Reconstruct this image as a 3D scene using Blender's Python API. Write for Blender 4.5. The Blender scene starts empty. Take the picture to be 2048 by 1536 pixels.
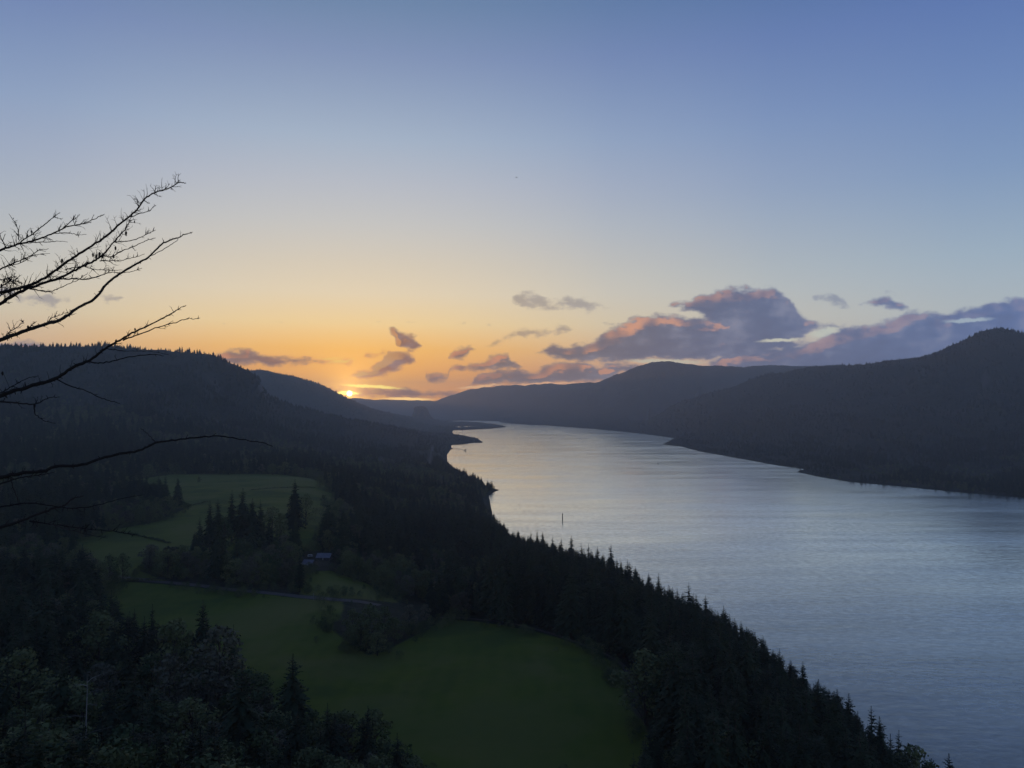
import bpy, math, random
import numpy as np
from mathutils import Vector, Matrix

scene = bpy.context.scene
C = scene.collection
rnd = random.Random(11)
R = math.radians

# ------------------------------------------------------------------ camera
F = 1540.0            # focal length for a 2048 px wide frame
CAMZ = 250.0          # height over the river, metres
PITCH = math.atan(45.0 / F)
cam_data = bpy.data.cameras.new('camera')
cam_data.sensor_width = 36.0
cam_data.lens = F / 2048.0 * 36.0
cam_data.clip_start = 0.1
cam_data.clip_end = 120000.0
cam = bpy.data.objects.new('camera', cam_data)
C.objects.link(cam)
cam.location = (0, 0, CAMZ)
cam.rotation_euler = (math.pi / 2 + PITCH, 0, 0)
scene.camera = cam

scene.view_settings.view_transform = 'Standard'
scene.view_settings.look = 'None'
scene.view_settings.gamma = 1.0
scene.view_settings.exposure = 0.15
scene.render.engine = 'CYCLES'
cy = scene.cycles
cy.use_denoising = True
cy.max_bounces = 4
cy.diffuse_bounces = 2
cy.glossy_bounces = 2
cy.volume_bounces = 0
cy.transparent_max_bounces = 4
cy.sample_clamp_indirect = 4.0
cy.caustics_reflective = False
cy.caustics_refractive = False

CP, SP = math.cos(PITCH), math.sin(PITCH)


def ray(px, py):
    a = (px - 1024.0) / F
    b = (768.0 - py) / F
    return (a, CP - SP * b, SP + CP * b)


def at_depth(px, py, Y):
    d = ray(px, py)
    t = Y / d[1]
    return (d[0] * t, Y, CAMZ + d[2] * t)


def at_z(px, py, z):
    d = ray(px, py)
    t = (z - CAMZ) / d[2]
    return (d[0] * t, d[1] * t, z)


def project(X, Y, Z):
    dz = Z - CAMZ
    fw = Y * CP + dz * SP
    fw = np.where(fw > 0.1, fw, 0.1)
    up = -Y * SP + dz * CP
    return 1024.0 + F * X / fw, 768.0 - F * up / fw


def srgb(r, g, b):
    f = lambda c: c / 12.92 if c <= 0.04045 else ((c + 0.055) / 1.055) ** 2.4
    return (f(r / 255), f(g / 255), f(b / 255), 1.0)


# ------------------------------------------------------------------ node helper
class NT:
    def __init__(self, tree):
        self.t = tree
        self.n = tree.nodes
        self.l = tree.links

    def node(self, typ, **kw):
        n = self.n.new(typ)
        for k, v in kw.items():
            setattr(n, k, v)
        return n

    def put(self, sock, v):
        if hasattr(v, 'is_linked') or hasattr(v, 'links'):
            self.l.new(v, sock)
        else:
            sock.default_value = v

    def math(self, op, a, b=0.0, c=None, clamp=False):
        n = self.node('ShaderNodeMath', operation=op, use_clamp=clamp)
        self.put(n.inputs[0], a)
        self.put(n.inputs[1], b)
        if c is not None:
            self.put(n.inputs[2], c)
        return n.outputs[0]

    def vmath(self, op, a, b=(0, 0, 0), scale=None):
        n = self.node('ShaderNodeVectorMath', operation=op)
        self.put(n.inputs[0], a)
        self.put(n.inputs[1], b)
        if scale is not None:
            self.put(n.inputs['Scale'], scale)
        return n.outputs['Value'] if op in ('LENGTH', 'DOT_PRODUCT', 'DISTANCE') else n.outputs[0]

    def smooth(self, x, lo, hi, a=0.0, b=1.0):
        n = self.node('ShaderNodeMapRange', interpolation_type='SMOOTHSTEP')
        self.put(n.inputs[0], x)
        for i, v in zip((1, 2, 3, 4), (lo, hi, a, b)):
            self.put(n.inputs[i], v)
        return n.outputs[0]

    def ramp(self, x, stops, interp='LINEAR'):
        n = self.node('ShaderNodeValToRGB')
        n.color_ramp.interpolation = interp
        els = n.color_ramp.elements
        while len(els) < len(stops):
            els.new(0.5)
        for e, (p, c) in zip(els, stops):
            e.position = p
            e.color = c
        self.put(n.inputs[0], x)
        return n.outputs[0]

    def mix(self, f, a, b, blend='MIX'):
        n = self.node('ShaderNodeMix', data_type='RGBA', blend_type=blend)
        self.put(n.inputs[0], f)
        self.put(n.inputs[6], a)
        self.put(n.inputs[7], b)
        return n.outputs[2]

    def noise(self, vec, scale, detail=3.0, rough=0.5, dim='3D'):
        n = self.node('ShaderNodeTexNoise', noise_dimensions=dim)
        if vec is not None:
            self.put(n.inputs['Vector'], vec)
        n.inputs['Scale'].default_value = scale
        n.inputs['Detail'].default_value = detail
        n.inputs['Roughness'].default_value = rough
        return n


# ------------------------------------------------------------------ sun direction
SUN_D = Vector(ray(699, 787)).normalized()
SUN_EL = math.asin(SUN_D.z)
SUN_AZ = math.atan2(SUN_D.x, SUN_D.y)

# ------------------------------------------------------------------ world
SKY_GAIN = 1.0
world = bpy.data.worlds.new('World')
scene.world = world
world.use_nodes = True
wt = world.node_tree
wt.nodes.clear()
W = NT(wt)

# Clouds: every layer is a pair of outlines (top, bottom) over the bearing. P is the
# direction as a point on a plane due north (1540 units = 45 degrees, 813 = horizon).
LAYERS = [
    (1300, 1700, [(1300, 650, 640), (1338, 615, 611), (1350, 606, 613), (1390, 597, 622), (1430, 583, 650), (1480, 573, 690), (1530, 572, 692), (1568, 584, 684), (1590, 606, 680),
                  (1606, 630, 674), (1640, 644, 661), (1665, 652, 655), (1700, 670, 660)]),
    (1060, 1640, [(1060, 720, 700), (1085, 702, 705), (1100, 690, 715), (1160, 688, 722), (1190, 678, 723), (1215, 660, 722), (1250, 645, 721), (1290, 630, 720), (1340, 627, 719), (1400, 632, 718),
                  (1460, 636, 717), (1520, 655, 712), (1560, 672, 700), (1620, 690, 696), (1640, 705, 695)]),
    (900, 2700, [(900, 790, 770), (935, 770, 771), (960, 748, 770), (1000, 739, 769), (1060, 740, 768), (1110, 723, 767), (1180, 724, 763), (1250, 727, 748), (1300, 735, 738), (1340, 745, 725),
                 (1400, 735, 722), (1435, 716, 790), (1480, 700, 850), (1560, 690, 850), (1620, 684, 850), (1655, 667, 850), (1700, 655, 850), (1760, 646, 850), (1800, 631, 850), (1830, 617, 850), (1870, 628, 850),
                 (1910, 622, 850), (1960, 611, 850), (2000, 600, 850), (2048, 595, 850), (2300, 570, 850), (2700, 560, 850)]),
    (-400, 1060, [(-400, 610, 720), (-200, 650, 720), (-60, 686, 715), (0, 688, 712), (40, 682, 706), (80, 687, 700), (105, 705, 690), (180, 730, 680), (400, 735, 690), (430, 712, 718), (465, 700, 729), (490, 700, 730),
                  (520, 706, 730), (560, 711, 728), (630, 717, 723), (645, 722, 718), (680, 765, 740), (698, 751, 753), (740, 737, 754), (762, 720, 751), (786, 702, 744), (805, 706, 735), (828, 716, 727),
                  (836, 728, 722), (848, 760, 745), (855, 744, 758), (875, 742, 762), (893, 750, 760), (900, 737, 741), (930, 727, 738), (960, 722, 738), (985, 708, 738), (1003, 706, 737), (1028, 720, 735), (1045, 733, 728), (1060, 745, 720)]),
    (740, 1000, [(740, 700, 650), (776, 656, 657), (786, 652, 668), (800, 661, 696), (815, 665, 703), (830, 675, 699), (842, 688, 694), (850, 700, 685), (890, 725, 700), (899, 711, 717), (912, 700, 719), (934, 692, 713), (946, 694, 698), (956, 706, 690), (1000, 740, 690)]),
    (600, 1000, [(600, 800, 776), (660, 778, 788), (690, 772, 792), (730, 771, 795), (780, 775, 796), (830, 778, 796), (870, 785, 797), (905, 788, 798), (940, 791, 799), (1000, 795, 800)]),
    (1700, 1840, [(1700, 620, 600), (1733, 606, 607), (1752, 594, 615), (1780, 596, 617), (1808, 607, 612), (1818, 614, 606), (1840, 630, 600)]),
]
WISPS = [
    (-60, 1260, [(-60, 570, 610), (10, 570, 598), (45, 590, 608), (90, 590, 611), (130, 596, 606), (150, 610, 596), (180, 610, 590), (200, 590, 602), (235, 590, 601), (250, 606, 590), (600, 760, 700), (640, 718, 728), (670, 714, 729), (700, 716, 724), (715, 740, 700), (735, 704, 712), (770, 703, 711), (790, 730, 690), (1000, 640, 580),
                 (1024, 596, 604), (1036, 586, 614), (1062, 584, 616), (1090, 594, 616), (1110, 602, 616), (1140, 592, 620), (1165, 594, 622), (1200, 606, 618), (1218, 613, 611), (1240, 640, 590)]),
    (940, 1880, [(940, 720, 660), (978, 690, 688), (1000, 676, 686), (1030, 662, 678), (1055, 656, 674), (1080, 660, 672), (1110, 652, 668), (1140, 656, 664), (1160, 672, 650), (1600, 640, 580), (1640, 586, 600), (1680, 590, 612), (1700, 606, 616), (1712, 620, 600), (1766, 600, 570), (1776, 577, 590), (1792, 578, 590), (1800, 600, 570), (1880, 640, 560)]),
]


def make_cloud_group(name, layers, amp, warp, nscale=0.035):
    g = bpy.data.node_groups.new(name, 'ShaderNodeTree')
    g.interface.new_socket('P', in_out='INPUT', socket_type='NodeSocketVector')
    g.interface.new_socket('D', in_out='OUTPUT', socket_type='NodeSocketFloat')
    G = NT(g)
    gi = G.node('NodeGroupInput')
    go = G.node('NodeGroupOutput')
    P_ = gi.outputs[0]
    st = G.vmath('MULTIPLY', P_, (1.0, 1.7, 1.0))
    n1 = G.noise(st, 0.018, 3.0, 0.55)
    w_ = G.vmath('SCALE', G.vmath('SUBTRACT', n1.outputs['Color'], (0.5, 0.5, 0.5)), scale=warp)
    sp = G.node('ShaderNodeSeparateXYZ')
    G.put(sp.inputs[0], G.vmath('ADD', P_, w_))
    u_, v_ = sp.outputs[0], sp.outputs[1]
    vn = G.math('MULTIPLY_ADD', v_, 1 / 400.0, -500 / 400.0)
    cur = None
    for u0, u1, rows in layers:
        un = G.math('MULTIPLY_ADD', u_, 1.0 / (u1 - u0), -u0 / (u1 - u0), clamp=True)
        outs = []
        for k in (1, 2):
            fcn = G.node('ShaderNodeFloatCurve')
            cv = fcn.mapping.curves[0]
            while len(cv.points) < len(rows):
                cv.points.new(0.5, 0.5)
            for pt, row in zip(cv.points, rows):
                pt.location = ((row[0] - u0) / (u1 - u0), (row[k] - 500) / 400.0)
                pt.handle_type = 'AUTO_CLAMPED'
            fcn.mapping.update()
            G.put(fcn.inputs['Value'], un)
            outs.append(fcn.outputs[0])
        f = G.math('MINIMUM', G.math('SUBTRACT', vn, outs[0]), G.math('SUBTRACT', outs[1], vn))
        cur = f if cur is None else G.math('MAXIMUM', cur, f)
    cur = G.math('MINIMUM', G.math('MULTIPLY', cur, 400.0), 26.0)
    nz = G.noise(st, nscale, 5.0, 0.55)
    nv = G.math('MULTIPLY', G.math('SUBTRACT', nz.outputs['Fac'], 0.5), amp)
    G.put(go.inputs[0], G.math('ADD', cur, nv))
    return g


g_thick = make_cloud_group('cloud_bank', LAYERS, 30.0, 22.0, 0.034)
g_thin = make_cloud_group('cloud_wisps', WISPS, 44.0, 24.0)

tc = W.node('ShaderNodeTexCoord')
sep = W.node('ShaderNodeSeparateXYZ')
W.put(sep.inputs[0], tc.outputs['Generated'])
dx, dy, dz = sep.outputs
ysafe = W.math('MAXIMUM', dy, 0.02)
U = W.math('MULTIPLY_ADD', W.math('DIVIDE', dx, ysafe), F, 1024.0)
V = W.math('MULTIPLY_ADD', W.math('DIVIDE', dz, ysafe), -F, 813.0)
comb = W.node('ShaderNodeCombineXYZ')
W.put(comb.inputs[0], U)
W.put(comb.inputs[1], V)
P = comb.outputs[0]

# height ramps: along the sun's bearing and far from it (position = sqrt of sine of elevation)
hz = W.math('POWER', W.math('MAXIMUM', dz, 0.0), 0.5)


def elev_pos(y):
    return math.sqrt(max(0.0, math.sin(math.atan((813.0 - y) / F))))


near_rows = [(813, (226, 150, 80)), (790, (255, 150, 24)), (745, (255, 166, 36)), (700, (252, 188, 82)), (650, (242, 211, 150)),
             (590, (228, 211, 178)), (530, (214, 203, 182)), (450, (196, 195, 191)), (370, (180, 185, 194)),
             (280, (160, 175, 194)), (200, (143, 160, 186)), (110, (125, 143, 177)), (0, (104, 129, 163))]
far_rows = [(813, (170, 176, 184)), (700, (174, 184, 188)), (640, (168, 182, 190)), (550, (148, 171, 190)), (400, (118, 146, 184)), (250, (99, 127, 177)),
            (100, (84, 112, 168)), (0, (72, 103, 158))]
near_ramp = W.ramp(hz, [(elev_pos(y), srgb(*c)) for y, c in near_rows] + [(0.85, srgb(84, 104, 146)), (1.0, srgb(72, 92, 134))])
far_ramp = W.ramp(hz, [(elev_pos(y), srgb(*c)) for y, c in far_rows] + [(0.85, srgb(66, 88, 136)), (1.0, srgb(60, 80, 126))])
# bearing away from the sun
hl = W.math('SQRT', W.math('ADD', W.math('MULTIPLY', dx, dx), W.math('MULTIPLY', dy, dy)))
sx, sy = math.sin(SUN_AZ), math.cos(SUN_AZ)
cosaz = W.math('DIVIDE', W.math('ADD', W.math('MULTIPLY', dx, sx), W.math('MULTIPLY', dy, sy)), W.math('MAXIMUM', hl, 1e-4))
azw = W.ramp(cosaz, [(0.0, (0, 0, 0, 1)), (0.60, (0, 0, 0, 1)), (0.74, (0.10, 0.10, 0.10, 1)), (0.86, (0.30, 0.30, 0.30, 1)),
                     (0.945, (0.60, 0.60, 0.60, 1)), (1.0, (1, 1, 1, 1))])
sky = W.mix(azw, far_ramp, near_ramp)
# glow close to the sun
su, sv = 699.0, 787.0
gd = W.vmath('LENGTH', W.vmath('MULTIPLY', W.vmath('SUBTRACT', P, (su, sv, 0)), (1 / 210.0, 1 / 85.0, 0)))
glow = W.math('MULTIPLY', W.math('EXPONENT', W.math('MULTIPLY', gd, -1.6)), W.smooth(dy, 0.1, 0.4))
sky = W.mix(W.math('MULTIPLY', glow, 0.95), sky, (1.8, 0.92, 0.08, 1))

# clouds
def grp(g, vec):
    n = W.node('ShaderNodeGroup')
    n.node_tree = g
    W.put(n.inputs[0], vec)
    return n.outputs[0]


sund = W.vmath('DISTANCE', P, (su, sv, 0))
f0 = grp(g_thick, P)
f1 = grp(g_thick, W.vmath('ADD', P, (-9.0, -6.5, 0.0)))
bn0 = W.noise(P, 0.012, 2.0, 0.5)
d_thick = W.smooth(f0, -5.0, 8.0)
d_thin = W.smooth(grp(g_thin, P), -3.0, 12.0)
s0 = W.smooth(f0, -8.0, 30.0)
stP = W.vmath('MULTIPLY', P, (1.0, 1.7, 1.0))
bil0 = W.noise(stP, 0.022, 4.0, 0.55)
bil1 = W.noise(W.vmath('ADD', stP, (-9.0, -12.0, 0.0)), 0.022, 4.0, 0.55)
billow = W.math('SUBTRACT', bil0.outputs['Fac'], bil1.outputs['Fac'])
rim = W.math('SUBTRACT', s0, W.smooth(f1, -8.0, 30.0))
rim = W.smooth(W.math('ADD', rim, W.math('MULTIPLY', billow, 0.25)), 0.06, 0.34)
rim = W.math('MULTIPLY', rim, W.smooth(sund, 500.0, 1000.0, 1.0, 0.55))
rim = W.math('MULTIPLY', rim, W.smooth(sund, 80.0, 420.0, 0.55, 1.0))
rim = W.math('MULTIPLY', rim, W.smooth(bn0.outputs['Fac'], 0.38, 0.60, 0.05, 1.0))
rim = W.math('MULTIPLY', rim, W.smooth(d_thick, 0.0, 0.8))
front = W.smooth(dy, 0.25, 0.5)
cd = W.math('MULTIPLY', W.math('MAXIMUM', W.math('MULTIPLY', d_thick, 0.96), W.math('MULTIPLY', d_thin, 0.55)), front)
cd = W.math('MULTIPLY', cd, W.smooth(V, 830.0, 815.0))
body = W.ramp(W.math('DIVIDE', sund, 1500.0), [
    (0.0, srgb(225, 140, 40)), (0.035, srgb(190, 112, 50)), (0.075, srgb(134, 82, 52)), (0.20, srgb(110, 92, 82)),
    (0.33, srgb(98, 94, 104)), (0.5, srgb(86, 96, 126)), (0.72, srgb(84, 102, 142)), (0.92, srgb(84, 106, 154)), (1.0, srgb(84, 106, 154))])
lightc = W.mix(0.40, body, srgb(160, 160, 178))
darkc = W.mix(0.35, body, srgb(64, 68, 98))
tone = W.math('ADD', W.math('MULTIPLY', billow, 0.9), W.math('MULTIPLY', W.math('SUBTRACT', bn0.outputs['Fac'], 0.5), 1.6))
body = W.mix(W.smooth(tone, -0.1, 0.45, 0.0, 0.9), body, lightc)
body = W.mix(W.smooth(tone, 0.05, -0.5, 0.0, 0.9), body, darkc)
body = W.mix(W.smooth(s0, 0.6, 0.1, 0.0, 0.35), body, lightc)
rimc = W.ramp(W.math('DIVIDE', sund, 1500.0), [
    (0.0, srgb(255, 236, 100)), (0.06, srgb(255, 190, 50)), (0.14, srgb(255, 150, 56)), (0.30, srgb(246, 160, 92)),
    (0.5, srgb(222, 158, 122)), (0.75, srgb(178, 146, 148)), (1.0, srgb(134, 138, 170))])
ccol = W.mix(W.math('MULTIPLY', rim, 0.75), body, rimc)
sky = W.mix(cd, sky, ccol)


def streak(cx, cyy, rx, ry, rot, col, amt, warp=4.0, gain=1.0):
    """a lit gap between cloud layers"""
    global sky
    nn = W.noise(P, 0.05, 3.0, 0.6)
    pw = W.vmath('ADD', P, W.vmath('SCALE', W.vmath('SUBTRACT', nn.outputs['Color'], (0.5, 0.5, 0.5)), scale=warp * 3))
    pw = W.vmath('MULTIPLY', pw, (1, 1, 0))
    m = W.node('ShaderNodeMapping', vector_type='TEXTURE')
    W.put(m.inputs['Vector'], pw)
    m.inputs['Location'].default_value = (cx, cyy, 0)
    m.inputs['Rotation'].default_value = (0, 0, R(rot))
    m.inputs['Scale'].default_value = (rx, ry, 1)
    ln = W.vmath('LENGTH', m.outputs[0])
    f = W.math('MULTIPLY', W.math('MULTIPLY', W.smooth(ln, 1.0, 0.35), amt), front)
    sky = W.mix(f, sky, tuple(c * gain for c in col[:3]) + (1.0,))


streak(1330, 723, 100, 6, 1, srgb(212, 205, 176), 0.9)
streak(1560, 681, 56, 5, -3, srgb(214, 212, 188), 0.85)
streak(1650, 664, 40, 11, -14, srgb(200, 205, 190), 0.8)
streak(1940, 640, 62, 6, -4, srgb(172, 188, 196), 0.8)
streak(1090, 768, 90, 4, -2, srgb(255, 190, 120), 0.9, 4.0, 1.5)
streak(960, 773, 60, 4, -4, srgb(255, 196, 120), 0.9, 4.0, 1.5)
streak(815, 798, 66, 4.0, 1, srgb(255, 206, 110), 1.0, 2.0, 2.2)
streak(745, 773, 76, 4.0, 3, srgb(255, 226, 96), 1.0, 3.0, 2.2)
streak(694, 786, 30, 4.5, 0, srgb(255, 240, 110), 1.0, 2.0, 3.0)
streak(680, 722, 34, 4, -6, srgb(255, 214, 96), 0.7)
streak(660, 717, 30, 3, -6, srgb(255, 210, 90), 0.7)

sky = W.vmath('SCALE', sky, scale=W.math('MULTIPLY_ADD', W.math('EXPONENT', W.math('MULTIPLY', W.math('ABSOLUTE', dz), -12.0)), 0.36, 1.0))
# sun disc
sdot = W.vmath('DOT_PRODUCT', tc.outputs['Generated'], tuple(SUN_D))
disc = W.smooth(sdot, math.cos(R(0.23)), math.cos(R(0.13)))
halo = W.math('EXPONENT', W.math('MULTIPLY', W.math('SQRT', W.math('MAXIMUM', W.math('SUBTRACT', 1.0, sdot), 0.0)), -105.0))
sunc = W.vmath('ADD', W.vmath('SCALE', (1.0, 0.86, 0.5), scale=W.math('MULTIPLY', disc, 12.0)),
               W.vmath('SCALE', (1.0, 0.52, 0.10), scale=W.math('MULTIPLY', W.math('MULTIPLY', halo, front), 4.0)))
sky = W.vmath('ADD', sky, sunc)

nish = W.node('ShaderNodeTexSky', sky_type='NISHITA')
nish.sun_disc = False
nish.sun_elevation = SUN_EL
nish.sun_rotation = SUN_AZ
nish.altitude = 250.0
bgn = W.node('ShaderNodeBackground')
W.put(bgn.inputs[0], nish.outputs[0])
bgn.inputs[1].default_value = 0.003
bg = W.node('ShaderNodeBackground')
W.put(bg.inputs[0], sky)
bg.inputs[1].default_value = SKY_GAIN
addn = W.node('ShaderNodeAddShader')
W.l.new(bgn.outputs[0], addn.inputs[0])
W.l.new(bg.outputs[0], addn.inputs[1])
out = W.node('ShaderNodeOutputWorld')
W.l.new(addn.outputs[0], out.inputs[0])
try:
    world.cycles.sampling_method = 'MANUAL'
    world.cycles.sample_map_resolution = 512
except Exception:
    pass

# ------------------------------------------------------------------ sun lamp
SUN_STRENGTH = 0.7
ld = bpy.data.lights.new('sun', 'SUN')
ld.energy = SUN_STRENGTH
ld.angle = R(0.5)
ld.color = (1.0, 0.48, 0.18)
sun = bpy.data.objects.new('sun', ld)
C.objects.link(sun)
sun.location = (0, 0, 400)
sun.rotation_euler = (-SUN_D).to_track_quat('-Z', 'Y').to_euler()


# ------------------------------------------------------------------ object helpers
def mat_principled(name, rough=0.9, spec=0.2):
    m = bpy.data.materials.new(name)
    m.use_nodes = True
    N = NT(m.node_tree)
    b = m.node_tree.nodes['Principled BSDF']
    b.inputs['Roughness'].default_value = rough
    b.inputs['Specular IOR Level'].default_value = spec
    return m, N, b


def mesh_obj(name, verts, faces, mat, parent=None, smooth=False):
    me = bpy.data.meshes.new(name)
    me.from_pydata([tuple(v) for v in verts], [], faces)
    if mat is not None:
        me.materials.append(mat)
    if smooth:
        me.shade_smooth()
    me.update()
    o = bpy.data.objects.new(name, me)
    C.objects.link(o)
    if parent is not None:
        o.parent = parent
    return o


def grid_mesh(name, verts, faces, mat, smooth=True):
    me = bpy.data.meshes.new(name)
    nv, nf = len(verts), len(faces)
    me.vertices.add(nv)
    me.vertices.foreach_set('co', np.ascontiguousarray(verts, dtype=np.float32).ravel())
    me.loops.add(nf * 4)
    me.loops.foreach_set('vertex_index', np.ascontiguousarray(faces, dtype=np.int32).ravel())
    me.polygons.add(nf)
    me.polygons.foreach_set('loop_start', np.arange(0, nf * 4, 4, dtype=np.int32))
    me.update(calc_edges=True)
    me.materials.append(mat)
    if smooth:
        me.shade_smooth()
    o = bpy.data.objects.new(name, me)
    C.objects.link(o)
    return o


def tag(o, label=None, cat=None, group=None, kind=None):
    if label:
        o['label'] = label
    if cat:
        o['category'] = cat
    if group:
        o['group'] = group
    if kind:
        o['kind'] = kind
    return o


def empty(name, loc, rz=0.0):
    o = bpy.data.objects.new(name, None)
    o.empty_display_size = 1.0
    C.objects.link(o)
    o.location = loc
    o.rotation_euler = (0, 0, rz)
    return o


# ------------------------------------------------------------------ terrain
S0 = 60.0     # rows fan out from a point 60 m behind the viewpoint


def catm(pts, n=6):
    pts = [np.array(p, float) for p in pts]
    P_ = [2 * pts[0] - pts[1]] + pts + [2 * pts[-1] - pts[-2]]
    res = []
    for i in range(1, len(P_) - 2):
        p0, p1, p2, p3 = P_[i - 1:i + 3]
        for k in range(n):
            t = k / n
            res.append(0.5 * ((2 * p1) + (-p0 + p2) * t + (2 * p0 - 5 * p1 + 4 * p2 - p3) * t * t + (-p0 + 3 * p1 - 3 * p2 + p3) * t ** 3))
    res.append(pts[-1])
    return res


ctrl = []


def cw(X, Y, Z):
    ctrl.append((X, Y, Z))


def cpd(px, py, Y, dz=0.0):
    X, Y, Z = at_depth(px, py, Y)
    ctrl.append((X, Y, Z + dz))


def cz(px, Y, z):
    ctrl.append(((px - 1024.0) / F * Y, Y, z))


def line(rows, dz=0.0, n=3, back=None):
    """rows (px, py, depth): a crest; back = (depth factor, drop) puts a lower slope behind it"""
    for p in catm(rows, n):
        cpd(p[0], p[1], p[2], dz)
        if back:
            X, Y, Z = at_depth(p[0], p[1], p[2])
            k = back[0]
            ctrl.append((X * k, Y * k, Z + dz - back[1]))


# river banks
left_bank = [(262, -300), (255, 100), (258, 300), (258, 390), (252, 460), (238, 580), (205, 700), (155, 900), (88, 1150), (30, 1350), (-20, 1500), (-40, 1700)]
left_px = [(978, 992), (988, 984), (1001, 980), (988, 977), (972, 971), (950, 958), (925, 945), (905, 933), (895, 923), (894, 910), (903, 898), (908, 899), (902, 894),
           (904, 890), (923, 889.5), (944, 886), (964, 886), (966, 884), (955, 877), (930, 871), (907, 868), (905, 864), (907, 861), (944, 859.5),
           (988, 857), (1014, 854), (1004, 850.5), (985, 847.5), (958, 844.2), (930, 843), (905, 842.4)]
right_px = [(905, 841.6), (930, 841.4), (967, 841.6), (999, 842), (1001, 845), (1030, 848), (1100, 851.5), (1190, 858), (1290, 868), (1348, 876), (1336, 884), (1325, 889), (1362, 893),
            (1400, 903), (1450, 912), (1500, 921), (1560, 932), (1610, 938), (1592, 944), (1640, 954), (1700, 964), (1800, 973), (1900, 983), (2048, 995), (2300, 1021), (2700, 1064)]
poly = list(left_bank) + [at_z(x, y, 0)[:2] for x, y in left_px]
rb = [at_z(x, y, 0)[:2] for x, y in right_px]
poly = poly + rb + [(1750, 900), (1700, -300)]
poly = np.array(poly)
for p in poly[1:-2]:
    cw(p[0], p[1], 1.0)
for (x0, y0), (x1, y1) in zip(poly[1:-3], poly[2:-2]):
    cw((x0 + x1) / 2, (y0 + y1) / 2, 1.0)
# river bed
for px, Y in [(1900, 700), (1700, 900), (1900, 1300), (1500, 1400), (1250, 1500), (1150, 2000), (1300, 2500), (1500, 2000), (1800, 1800), (1100, 3500), (1200, 4500), (1050, 6000), (1150, 6500), (1050, 9000)]:
    cz(px, Y, -25)

# left ridge with the cliff end
line([(-900, 650, 3400), (-600, 670, 3400), (-300, 692, 3500), (0, 690, 3600), (80, 686, 3600), (150, 682, 3600), (250, 690, 3700), (330, 697, 3800), (400, 705, 3900),
      (440, 712, 4000), (480, 728, 4100), (504, 741, 4180), (516, 752, 4220), (524, 765, 4240), (529, 780, 4260), (545, 792, 4330), (570, 800, 4450), (600, 810, 4700), (650, 822, 5000), (700, 833, 5300), (760, 844, 5700), (830, 856, 6200), (880, 866, 6600)],
     dz=-20, back=(1.18, 110))
# second ridge
line([(300, 730, 7800), (420, 735, 7900), (520, 739, 8000), (560, 746, 8200), (620, 760, 8600), (655, 774, 9000), (682, 789, 9300), (700, 798, 9500), (720, 808, 9800), (760, 820, 10400),
      (800, 828, 10900), (850, 835, 11300), (900, 842, 11800)], dz=-14, back=(1.15, 120))
for px, Y, z in [(-800, 1500, 180), (-400, 1400, 150), (200, 5800, 250), (400, 6000, 190), (560, 6300, 130), (650, 7000, 90), (750, 7800, 50), (840, 8600, 12), (880, 9200, 6), (930, 9600, 5),
                 (860, 10200, 8), (930, 10400, 6), (990, 9900, 4), (940, 5600, 9), (925, 5300, 8), (880, 5000, 14), (880, 7300, 14), (870, 8200, 10),
                 (400, 13000, 200), (600, 13500, 60), (700, 13500, 30), (800, 13500, 15), (860, 14500, 8), (920, 15500, 10), (800, 16500, 15), (700, 17000, 40)]:
    cz(px, Y, z)
# left hill face
for r in [(0, 800, 2700), (0, 880, 1900), (0, 950, 1300), (-300, 800, 2600), (-300, 900, 1700), (150, 790, 2900), (150, 860, 2200), (150, 930, 1500), (300, 760, 3200), (300, 830, 2600), (300, 900, 2000), (300, 948, 1560),
          (450, 790, 3700), (450, 850, 3000), (450, 920, 2100), (560, 830, 4000), (560, 880, 3000), (560, 930, 2000), (640, 860, 4200), (640, 905, 2900), (640, 945, 1900),
          (700, 880, 4000), (700, 935, 2400), (760, 890, 4200), (800, 900, 4000), (800, 960, 2200), (800, 1020, 1500), (800, 1080, 1100), (800, 1150, 780), (760, 1110, 900), (740, 1040, 1250),
          (860, 960, 2300), (900, 1000, 1700), (900, 1060, 1250), (900, 1120, 950), (900, 1190, 700), (1000, 1130, 900), (1000, 1190, 690), (960, 1080, 1150), (1100, 1190, 680), (1100, 1230, 560), (1200, 1250, 540),
          (860, 900, 3700), (850, 885, 4600), (850, 872, 5600), (880, 930, 2900)]:
    cpd(*r)
# bluff over the river: treetop line minus the trees
for px, py, Y in [(1000, 1035, 1480), (1060, 1070, 1280), (1120, 1085, 1120), (1220, 1100, 900), (1290, 1145, 790), (1350, 1172, 700), (1430, 1205, 630), (1500, 1250, 570), (1580, 1310, 510), (1650, 1365, 460), (1720, 1420, 415), (1780, 1462, 385), (1850, 1505, 360), (1900, 1540, 340)]:
    cpd(px, py, Y, -36)
# meadows: a terrace 110 m over the river
for px, py in [(120, 1080), (200, 1100), (280, 1080), (250, 980), (350, 960), (450, 955), (550, 955), (640, 965), (300, 1020), (400, 1020), (500, 1020), (600, 1020), (650, 1060), (550, 1080), (450, 1080), (350, 1090), (250, 1140),
               (350, 1150), (450, 1150), (550, 1150), (640, 1150), (720, 1190), (300, 1200), (450, 1200), (600, 1200), (750, 1230), (350, 1260), (500, 1280), (650, 1300), (800, 1300), (900, 1250), (1000, 1260), (1100, 1290), (1200, 1330),
               (600, 1400), (750, 1400), (900, 1400), (1050, 1400), (1180, 1400), (1250, 1450), (800, 1500), (950, 1500), (1100, 1500), (1250, 1520)]:
    X, Y, Z = at_z(px, py, 110.0)
    cw(X, Y, Z)
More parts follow.
